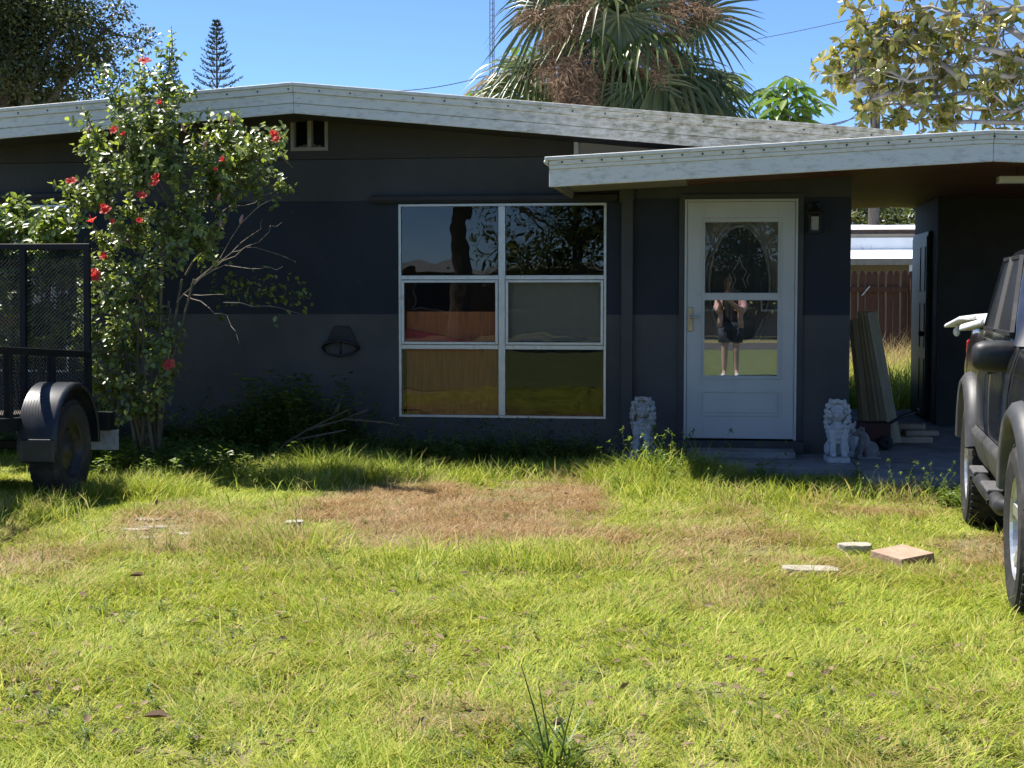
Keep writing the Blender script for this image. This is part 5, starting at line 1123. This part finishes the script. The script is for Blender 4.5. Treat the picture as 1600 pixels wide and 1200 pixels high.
def weed_clump(name, ns, h, leaf, mat, seed, seedhead=False):
    rs = random.Random(seed); lv = Leaves(); 
    for k in range(ns):
        a = rs.uniform(0, 6.28); top = Vector((math.cos(a)*h*rs.uniform(.1, .6), math.sin(a)*h*rs.uniform(.1, .6), h*rs.uniform(.5, 1)))
        n_ = int(5+h*25)
        for j in range(n_):
            t = (j+1)/n_; p = top*t; az = j*2.4+rs.random(); lv.add(p, Vector((math.cos(az), math.sin(az), rs.uniform(-.2, .4))), Vector((rs.gauss(0, .3), rs.gauss(0, .3), 1)), leaf*rs.uniform(.6, 1.2), leaf*.6)
        lv.add((0, 0, 0), top, Vector((1, 0, 0)), top.length, .006)
        if seedhead:
            for j in range(7): lv.add(top, Vector((rs.gauss(0, 1), rs.gauss(0, 1), rs.gauss(.5, 1))), Vector((0, 0, 1)), .025, .012)
    return bpy.data.objects.new(name, lv.mesh(name, mat))
def gn_scatter(name, pts, rotv, scl, idx, dry, sources, label, cat):
    c = bpy.data.collections.new(name+'_source')
    for i, o in enumerate(sources): o.name = '%03d_%s' % (i, name); c.objects.link(o)
    me = bpy.data.meshes.new(name); me.vertices.add(len(pts)); me.vertices.foreach_set('co', np.asarray(pts, np.float32).ravel())
    a = me.attributes.new('rotv', 'FLOAT_VECTOR', 'POINT'); a.data.foreach_set('vector', np.asarray(rotv, np.float32).ravel())
    a = me.attributes.new('sclv', 'FLOAT_VECTOR', 'POINT'); a.data.foreach_set('vector', np.asarray(scl, np.float32).ravel())
    a = me.attributes.new('idx', 'INT', 'POINT'); a.data.foreach_set('value', np.asarray(idx, np.int32))
    a = me.attributes.new('dry', 'FLOAT', 'POINT'); a.data.foreach_set('value', np.asarray(dry, np.float32))
    o = link(name, me); tag(o, label, cat, kind='stuff')
    ng = bpy.data.node_groups.new(name, 'GeometryNodeTree'); ng.interface.new_socket('Geometry', in_out='INPUT', socket_type='NodeSocketGeometry'); ng.interface.new_socket('Geometry', in_out='OUTPUT', socket_type='NodeSocketGeometry')
    N = ng.nodes.new; L = ng.links.new; gi = N('NodeGroupInput'); go = N('NodeGroupOutput'); ip = N('GeometryNodeInstanceOnPoints'); ci = N('GeometryNodeCollectionInfo'); ci.inputs['Collection'].default_value = c; ci.inputs['Separate Children'].default_value = True; ci.inputs['Reset Children'].default_value = True
    def at(n_, ty): q = N('GeometryNodeInputNamedAttribute'); q.data_type = ty; q.inputs['Name'].default_value = n_; return q.outputs['Attribute']
    e2r = N('FunctionNodeEulerToRotation'); L(at('rotv', 'FLOAT_VECTOR'), e2r.inputs[0]); L(e2r.outputs[0], ip.inputs['Rotation']); L(at('sclv', 'FLOAT_VECTOR'), ip.inputs['Scale']); L(at('idx', 'INT'), ip.inputs['Instance Index'])
    ip.inputs['Pick Instance'].default_value = True; L(gi.outputs[0], ip.inputs['Points']); L(ci.outputs[0], ip.inputs['Instance']); L(ip.outputs[0], go.inputs[0])
    md = o.modifiers.new('scatter', 'NODES'); md.node_group = ng; return o
def vnoise(x, y, s, seed):                               # smooth value noise
    r = np.random.default_rng(seed); tab = r.random((128, 128)); u, v = x/s+50, y/s+50; i, j = np.floor(u).astype(int), np.floor(v).astype(int); fu, fv = u-i, v-j; fu = fu*fu*(3-2*fu); fv = fv*fv*(3-2*fv)
    T = lambda a, b: tab[a % 128, b % 128]
    return (T(i, j)*(1-fu)+T(i+1, j)*fu)*(1-fv)+(T(i, j+1)*(1-fu)+T(i+1, j+1)*fu)*fv
def ellm(qx, qy, cx, cy, rx, ry): return np.clip(1.6-1.3*np.sqrt(((qx-cx)/rx)**2+((qy-cy)/ry)**2), 0, 1)
def lawn_points(n, y0, y1, mx):
    Y = y0+(y1-y0)*rng.random(n); w0 = Y*math.tan(R(-26.6))-mx; w1 = Y*math.tan(R(12.0))+mx; X = w0+(w1-w0)*rng.random(n); keep = rng.random(n) < (w1-w0)/((y1*.74)+2*mx+.2)
    X, Y = X[keep], Y[keep]; return X, Y
def clear_of(X, Y):
    k = np.ones(len(X), bool); k &= ~((Y > F-.02) & (X < XC+.02)); k &= ~((X > P(960, 700, 12).x-.02) & (X < XC) & (Y > 12.0)); k &= ~((X >= XC) & (Y > 11.5)); return k
def lawn():
    r = rng; X, Y = lawn_points(135000, 3.6, 13.08, 1.9); k = clear_of(X, Y); X, Y = X[k], Y[k]
    qx, qy = to_px(np.stack([X, Y, 0*X+.04], 1)); nA, nB, nC = vnoise(X, Y, .5, 1), vnoise(X, Y, 1.5, 2), vnoise(X, Y, .2, 3)
    wob = 1+.5*(nA-.5)+.4*(nC-.5); E = lambda cx, cy, rx, ry: ellm(qx, qy, cx, cy, rx*wob, ry*wob)
    brown = np.maximum.reduce([E(720, 800, 210, 52), E(600, 768, 130, 20)*.9, E(830, 772, 120, 32), E(590, 835, 90, 22)*.8])
    straw = np.maximum.reduce([E(1140, 840, 200, 55)*.48, E(270, 815, 140, 36)*.55, E(40, 865, 110, 36)*.4, E(700, 1110, 130, 45)*.36, E(600, 1010, 80, 28)*.25, E(1530, 850, 110, 40)*.8, E(890, 1060, 70, 30)*.3, E(1420, 785, 200, 22)*.5, E(430, 800, 140, 26)*.35, E(40, 1010, 80, 40)*.2, E(300, 1100, 90, 40)*.2, E(1150, 930, 120, 30)*.35])
    bare = np.maximum.reduce([E(250, 818, 80, 22), E(1530, 848, 60, 20), E(700, 1105, 70, 25)*.6, E(1180, 850, 70, 22)*.6, E(60, 870, 60, 20)*.5])
    tall = np.maximum.reduce([E(510, 738, 115, 22), E(1040, 745, 120, 30), E(210, 765, 110, 12)*.7, E(700, 745, 350, 10)*.5, E(1220, 775, 260, 10)*.45, E(60, 800, 90, 18)*.5, E(430, 848, 170, 18)*.4, E(760, 872, 210, 14)*.6])
    tall = np.clip(tall*(.6+.8*nA), 0, 1)*(1-np.clip(brown*1.3, 0, 1))
    dry = np.clip(.11+.24*(nB-.45)+.38*(nA-.5)+brown*1.0+straw*.8+.3*(nC-.5), 0, 1)
    keep = r.random(len(X)) > np.clip(bare*.85+brown*.3+.35*(nC < .22), 0, .9)
    X, Y, dry, tall, brown, straw, nA, nC = [q[keep] for q in (X, Y, dry, tall, brown, straw, nA, nC)]
    nb = np.where(Y < 7.5, 10, 8)+(brown > .4)*3
    ci = np.repeat(np.arange(len(X)), nb); n = len(ci); g = lambda q: q[ci]
    bx = g(X)+r.normal(0, .035, n); by = g(Y)+r.normal(0, .035, n); tl = g(tall); bw = g(brown); dr = g(dry)
    kind = r.random(n); h = r.uniform(.026, .062, n)*(.55+.9*g(nA)); islong = kind < tl*.5+.006; h = np.where(islong, r.uniform(.09, .22, n), h); h = np.where(bw > .35, h*.75, h)
    az = vnoise(bx, by, .35, 9)*9+r.normal(0, 1.1, n); lean = np.where(islong, r.uniform(.1, .7, n), r.uniform(.2, 1.6, n)); curl = r.uniform(.1, 1.0, n)*np.where(islong, 1.0, .8)
    flat = (kind > .80); lean = np.where(flat, r.uniform(2.0, 4.5, n), lean); h = np.where(flat, h*.45, h)
    wd = r.uniform(.0012, .0025, n)*np.where(r.random(n) < .12, 1.8, 1)*(1+.06*(by-5)); wd = np.where(bw > .35, wd*.75, wd)
    d = np.stack([np.cos(az), np.sin(az), 0*az], 1); tw = r.uniform(-1, 1, n); pr = np.stack([-np.sin(az)*np.cos(tw)+np.cos(az)*np.sin(tw)*.7, np.cos(az)*np.cos(tw)+np.sin(az)*np.sin(tw)*.7, 0*az], 1)
    b = np.stack([bx, by, 0*bx-.006], 1); H = h[:, None]; ln = lean[:, None]; cu = curl[:, None]; Z = np.array([0, 0, 1.]); w_ = wd[:, None]
    pos = lambda t: b+d*H*(ln*t+cu*t*t)+Z*H*(t-.42*cu*t*t)
    p0, p1, p2 = pos(0), pos(.55), pos(1.0)
    V = np.stack([p0-pr*w_*.8, p0+pr*w_*.8, p1+pr*w_, p1-pr*w_, p2], 1).reshape(-1, 3)
    o5 = 5*np.arange(n)[:, None]; tri = np.concatenate([o5+np.array([[0, 1, 2]]), o5+np.array([[0, 2, 3]]), o5+np.array([[3, 2, 4]])], 0)
    me = np_mesh('lawn_grass', V, tri, 'lawn_blade'); a = me.attributes.new('dry', 'FLOAT', 'POINT'); a.data.foreach_set('value', np.repeat(np.clip(dr+flat*.18, 0, 1), 5).astype(np.float32))
    tag(link('lawn_grass', me), 'patchy green and straw coloured lawn in front of the house', 'grass', kind='stuff')
    print('blades', n)
lawn()
# weeds in the shade of the wall and round the lawn's edge
ws = [weed_clump('weed', 4, .22, .05, 'weed_leaf', i) for i in range(3)]+[weed_clump('weed', 5, .38, .045, 'weed_leaf', 7+i) for i in range(3)]+[weed_clump('flowering', 3, .34, .02, 'weed_leaf', 17+i, True) for i in range(2)]
pts, sc2, ix = [], [], []
for (cx, cy, rx, ry, n_, kinds, s0) in [(300, 722, 150, 26, 260, (0, 1, 2), 1.0), (480, 690, 110, 14, 260, (0, 1, 2, 3, 4, 5), 1.0), (500, 700, 60, 10, 60, (3, 4, 5), 1.6), (750, 712, 200, 14, 220, (0, 1, 2, 6), .9), (270, 735, 90, 16, 130, (0, 1, 2), 1.0), (1040, 742, 60, 16, 130, (0, 1, 2, 6, 7, 6, 7), 1.0), (1150, 765, 90, 12, 24, (6, 7, 0), .8), (1450, 785, 90, 14, 16, (6, 7), .7), (1500, 792, 22, 9, 30, (0, 1), .55), (1160, 738, 200, 12, 40, (0, 1), .4), (180, 690, 60, 12, 70, (3, 4, 5), 1.1), (1380, 738, 60, 8, 40, (0, 1, 2), .5)]:
    for k in range(n_):
        p = G(random.gauss(cx, rx*.55), random.gauss(cy, ry*.6))
        if p.y > F-.06 and p.x < XC: p.y = F-.1-random.random()*.25
        if not clear_of(np.array([p.x]), np.array([p.y]))[0]: continue
        pts.append((p.x, p.y, 0)); ix.append(random.choice(kinds)); sc2.append([s0*random.uniform(.6, 1.3)]*3)
for k in range(520):                                    # small broad-leaved weeds through the lawn
    p = G(random.uniform(-60, 1560), 770+(random.random()**1.1)*430)
    if clear_of(np.array([p.x]), np.array([p.y]))[0]: pts.append((p.x, p.y, 0)); ix.append(random.choice((0, 1, 2, 0, 1, 2, 6))); sc2.append([random.uniform(.16, .34)]*3)
n_ = len(pts); gn_scatter('ground_cover', pts, np.stack([np.zeros(n_), np.zeros(n_), rng.uniform(0, 6.28, n_)], 1), sc2, ix, np.zeros(n_), ws, 'leafy weeds growing along the shaded house wall and lawn edge', 'weeds')
tf = [blade_clump('tuft', 26, .16, .40, .0030, .09, .45, .8, seed=140+i) for i in range(5)]
pts, ss = [], []
for (cx, cy, rx, ry, n_, s0) in [(1040, 745, 55, 16, 130, 1.0), (1000, 752, 60, 10, 60, .7), (1090, 755, 40, 8, 40, .6), (520, 748, 70, 9, 90, .8), (430, 755, 40, 6, 30, .6), (700, 745, 160, 5, 40, .5), (200, 775, 70, 6, 50, .6), (860, 742, 60, 5, 30, .5), (1250, 775, 130, 5, 40, .42), (20, 800, 60, 8, 25, .5)]:
    for k in range(n_):
        p = G(random.gauss(cx, rx*.6), random.gauss(cy, ry*.6))
        if clear_of(np.array([p.x]), np.array([p.y]))[0]: pts.append((p.x, p.y, 0)); ss.append([s0*random.uniform(.5, 1.15)]*3)
n_ = len(pts); gn_scatter('tall_grass', pts, np.stack([np.zeros(n_), np.zeros(n_), rng.uniform(0, 6.28, n_)], 1), ss, rng.integers(0, 5, n_), rng.uniform(0, .28, n_), tf, 'taller uncut grass along the far edge of the lawn', 'grass')
# dead leaves and clippings
lt = Leaves()
for k in range(2600):
    p = G(random.uniform(150, 1000), random.gauss(712, 14)) if k < 1500 else G(random.uniform(0, 1600), random.uniform(740, 1180))
    if p.y > F-.03 or not clear_of(np.array([p.x]), np.array([p.y]))[0]: continue
    l = random.uniform(.02, .055); lt.add((p.x, p.y, random.uniform(.004, .03)), (random.gauss(0, 1), random.gauss(0, 1), random.gauss(0, .15)), (random.gauss(0, .4), random.gauss(0, .4), 1), l, l*.6)
tag(link('leaf_litter', lt.mesh('leaf_litter', 'litter')), 'dry brown leaves scattered over the lawn and under the wall', 'leaf litter', kind='stuff')
# back-yard weeds
bs = [blade_clump('back', 16, .35, .75, .006, .10, .4, .8, seed=70+i) for i in range(4)]+[blade_clump('backdry', 14, .55, 1.0, .003, .12, .5, .7, seed=80+i) for i in range(3)]
n_ = 2600; X = rng.uniform(-1, 5.5, n_); Y = rng.uniform(18.3, 26.8, n_); far = (Y-18.3)/8.5; idx = np.where(rng.random(n_) < far*.8, rng.integers(4, 7, n_), rng.integers(0, 4, n_)); sc3 = rng.uniform(.6, 1.15, n_)
gn_scatter('back_yard_grass', np.stack([X, Y, 0*X], 1), np.stack([0*X, 0*X, rng.uniform(0, 6.28, n_)], 1), np.stack([sc3]*3, 1), idx, np.where(idx > 3, .75, .12), bs, 'tall unmown grass in the back yard beyond the carport', 'grass')
# dead branch by the wall
m = MB(); c = P(470, 692, 12.55); c.z = 0
for pts in ([(428, 712), (450, 690), (480, 672), (520, 652), (545, 640)], [(450, 690), (500, 680), (540, 672)], [(480, 672), (540, 655), (600, 660), (640, 668)], [(435, 705), (460, 700), (490, 695)], [(520, 652), (530, 632)], [(540, 655), (575, 640)]):
    cc = [P(x, y, 12.5+random.uniform(-.08, .08))-c for x, y in pts]; m.tube(cc, [.013*(1-.7*i/len(cc)) for i in range(len(cc))], 6)
o = m.build('dead_branch', 'stem', None, True); o.location = c; tag(o, 'forked pale dead branch lying in the weeds under the window side wall', 'branch')
# bunch of coarse grass in the foreground
bg_ = G(868, 1195); bgo = empty('grass_tussock', bg_, 0, 'coarse dark grass tussock with a few stiff stalks in the near lawn', 'plant')
tb = blade_clump('blades', 70, .09, .22, .0034, .06, .7, .6, seed=99); tb.name = 'blades'; COL.objects.link(tb); tb.parent = bgo; tb.data.materials[0] = MATS['weed_leaf']; tag(tb, kind='stuff')
for dx, h in ((-.06, .30), (-.03, .24), (.03, .2)):
    m = MB(); m.tube([(dx*.4, 0, 0), (dx, 0, h*.5), (dx*1.8, .02, h)], [.004, .003, .0015], 5); m.build('stalk', 'weed_leaf', bgo)
for (px, py, l) in [(242, 1128, .085), (213, 905, .07), (872, 1140, .05)]:
    m = MB(); m.add([(-l/2, 0, 0), (-l*.2, -l*.28, .012), (l*.25, -l*.25, .015), (l/2, 0, .004), (l*.25, l*.25, .02), (-l*.2, l*.28, .016), (0, 0, -.002)], [(0, 1, 6), (1, 2, 6), (2, 3, 6), (3, 4, 6), (4, 5, 6), (5, 0, 6)]); o = m.build('fallen_leaf', 'brown_leaf', None); p = G(px, py, .06); o.location = (p.x, p.y, .075)
    tag(o, {242: 'large curled brown leaf on the bright near lawn', 213: 'brown leaf on the lawn below the sandy patch', 872: 'small brown leaf caught in the coarse grass tussock'}[px], 'leaf')

# ================================================================== THE PHOTOGRAPHER (mirrored in the storm door)
def person():
    x0, y0 = .12, -.46
    e = empty('person', (x0, y0, 0), 0, 'person in black top, open pink shirt and shorts photographing, mirrored in the door', 'person')
    V, E, Rr = [], [], []
    def vtx(p, r_): V.append(p); Rr.append(r_ if hasattr(r_, '__len__') else (r_, r_)); return len(V)-1
    def chain(start, items):
        for p, r_ in items: i = vtx(p, r_); E.append((start, i)); start = i
        return start
    pel = vtx((0, 0, .93), (.15, .11)); ch = chain(pel, [((0, .0, 1.08), (.125, .095)), ((0, 0, 1.26), (.15, .105)), ((0, 0, 1.38), (.12, .085))])
    chain(ch, [((0, .01, 1.46), .055), ((0, .03, 1.52), .072), ((0, .035, 1.60), (.08, .095)), ((0, .02, 1.67), (.065, .075))])
    for s_ in (-1, 1):
        hx = -.12+s_*.075
        w_ = chain(ch, [((s_*.15, 0, 1.37), .06), ((s_*.215, .06, 1.20), .046), ((s_*.20, .16, 1.14), .04), ((s_*.10-.06, .30, 1.26), .030), ((hx+s_*.015, .36, 1.32), .026), ((hx+s_*.01, .385, 1.36), (.016, .034))])
        for q in range(4): chain(w_, [((hx+s_*.005, .40, 1.37+q*.016), .009), ((hx-s_*.012, .425, 1.375+q*.017), .008), ((hx-s_*.035, .425, 1.38+q*.017), .007)])
        chain(w_, [((hx-s_*.01, .39, 1.35), .010), ((hx-s_*.03, .395, 1.355), .008)])
        chain(pel, [((s_*.09, 0, .84), .098), ((s_*.098, .01, .66), .082), ((s_*.10, .02, .48), .058), ((s_*.105, -.01, .32), .058), ((s_*.105, -.015, .10), .036), ((s_*.11, .04, .045), .036), ((s_*.12, .15, .03), .028)])
    me = bpy.data.meshes.new('body'); me.from_pydata(V, E, []); o = link('body', me, e); pm('skin', (.50, .30, .22), .55, .06, 5); me.materials.append(MATS['skin'])
    sk = o.modifiers.new('skin', 'SKIN'); sk.use_smooth_shade = True
    for i, sv in enumerate(me.skin_vertices[0].data): sv.radius = Rr[i]; sv.use_root = (i == 0)
    sd2 = o.modifiers.new('sub', 'SUBSURF'); sd2.levels = 1; sd2.render_levels = 2
    pm('cloth_black', (.015, .015, .016), .9, .2, 9); pm('cloth_pink', (.55, .33, .30), .85, .12, 9); pm('denim', (.03, .035, .05), .85, .2, 9); pm('hair', (.09, .055, .03), .6, .3, 20); pm('shoe', (.5, .5, .5), .7, .1)
    def loft(rings, name, mat, a0=0, a1=360, n=28):
        m = MB(); k = n+1
        for (cx, cy, cz, rx, ry) in rings:
            for i in range(k): a = R(a0+(a1-a0)*i/n); m.v.append((cx+rx*math.sin(a), cy+ry*math.cos(a), cz+.006*math.sin(i*1.9+cz*20)))
        m.f = [(j*k+i, j*k+i+1, (j+1)*k+i+1, (j+1)*k+i) for j in range(len(rings)-1) for i in range(n)]; ob2 = m.build(name, mat, e, True); so_ = ob2.modifiers.new('thick', 'SOLIDIFY'); so_.thickness = .006; return ob2
    loft([(0, 0, .90, .182, .14), (0, 0, 1.0, .168, .13), (0, 0, 1.1, .155, .122), (0, 0, 1.26, .182, .135), (0, 0, 1.36, .165, .115), (0, 0, 1.43, .085, .07)], 'top', 'cloth_black')
    loft([(0, 0, .80, .20, .15), (0, 0, .95, .19, .145)], 'shorts', 'denim')
    for s_ in (-1, 1): loft([(s_*.10, .0, .60, .105, .105), (s_*.095, 0, .72, .115, .115), (s_*.09, 0, .86, .118, .125)], 'shorts_leg', 'denim')
    loft([(0, -.01, .86, .225, .165), (0, -.005, 1.05, .205, .155), (0, 0, 1.26, .215, .155), (0, 0, 1.37, .20, .13), (0, 0, 1.44, .10, .085)], 'shirt', 'cloth_pink', 38, 322)
    for s_ in (-1, 1): 
        m = MB(); m.tube([(s_*.14, 0, 1.385), (s_*.19, .03, 1.29), (s_*.218, .07, 1.19), (s_*.19, .17, 1.145), (s_*.13-.03, .24, 1.2)], [.085, .078, .07, .062, .056], 14, False); m.build('sleeve', 'cloth_pink', e, True)
        m = MB(); m.ell((s_*.035, .128, 1.605), (.014, .008, .008), 8, 6); m.build('eye', 'lantern_black', e, True)
        m = MB(); m.ell((s_*.088, .03, 1.59), (.012, .022, .032), 8, 6); m.build('ear', 'skin', e, True)
        m = MB(); m.ell((s_*.115, .07, .035), (.045, .125, .038), 14, 8); m.build('shoe', 'shoe', e, True)
    m = MB(); m.ell((0, .138, 1.575), (.013, .018, .024), 8, 6); m.build('nose', 'skin', e, True)
    m = MB(); m.ell((0, .125, 1.535), (.026, .008, .008), 8, 6); m.build('mouth', 'cloth_pink', e, True)
    m = MB(); m.ell((0, -.005, 1.625), (.102, .11, .105), 16, 10); m.ell((0, -.06, 1.50), (.10, .06, .14), 14, 8); m.build('hair', 'hair', e, True)
    m = MB(); m.box(-.037, .037, -.0045, .0045, -.078, .078); ph = m.build('phone', 'black_paint', None, bevel=.004); ph.location = (0, -.035, CAMZ-.02); tag(ph, 'dark phone held upright by the person mirrored in the door', 'phone')
person()
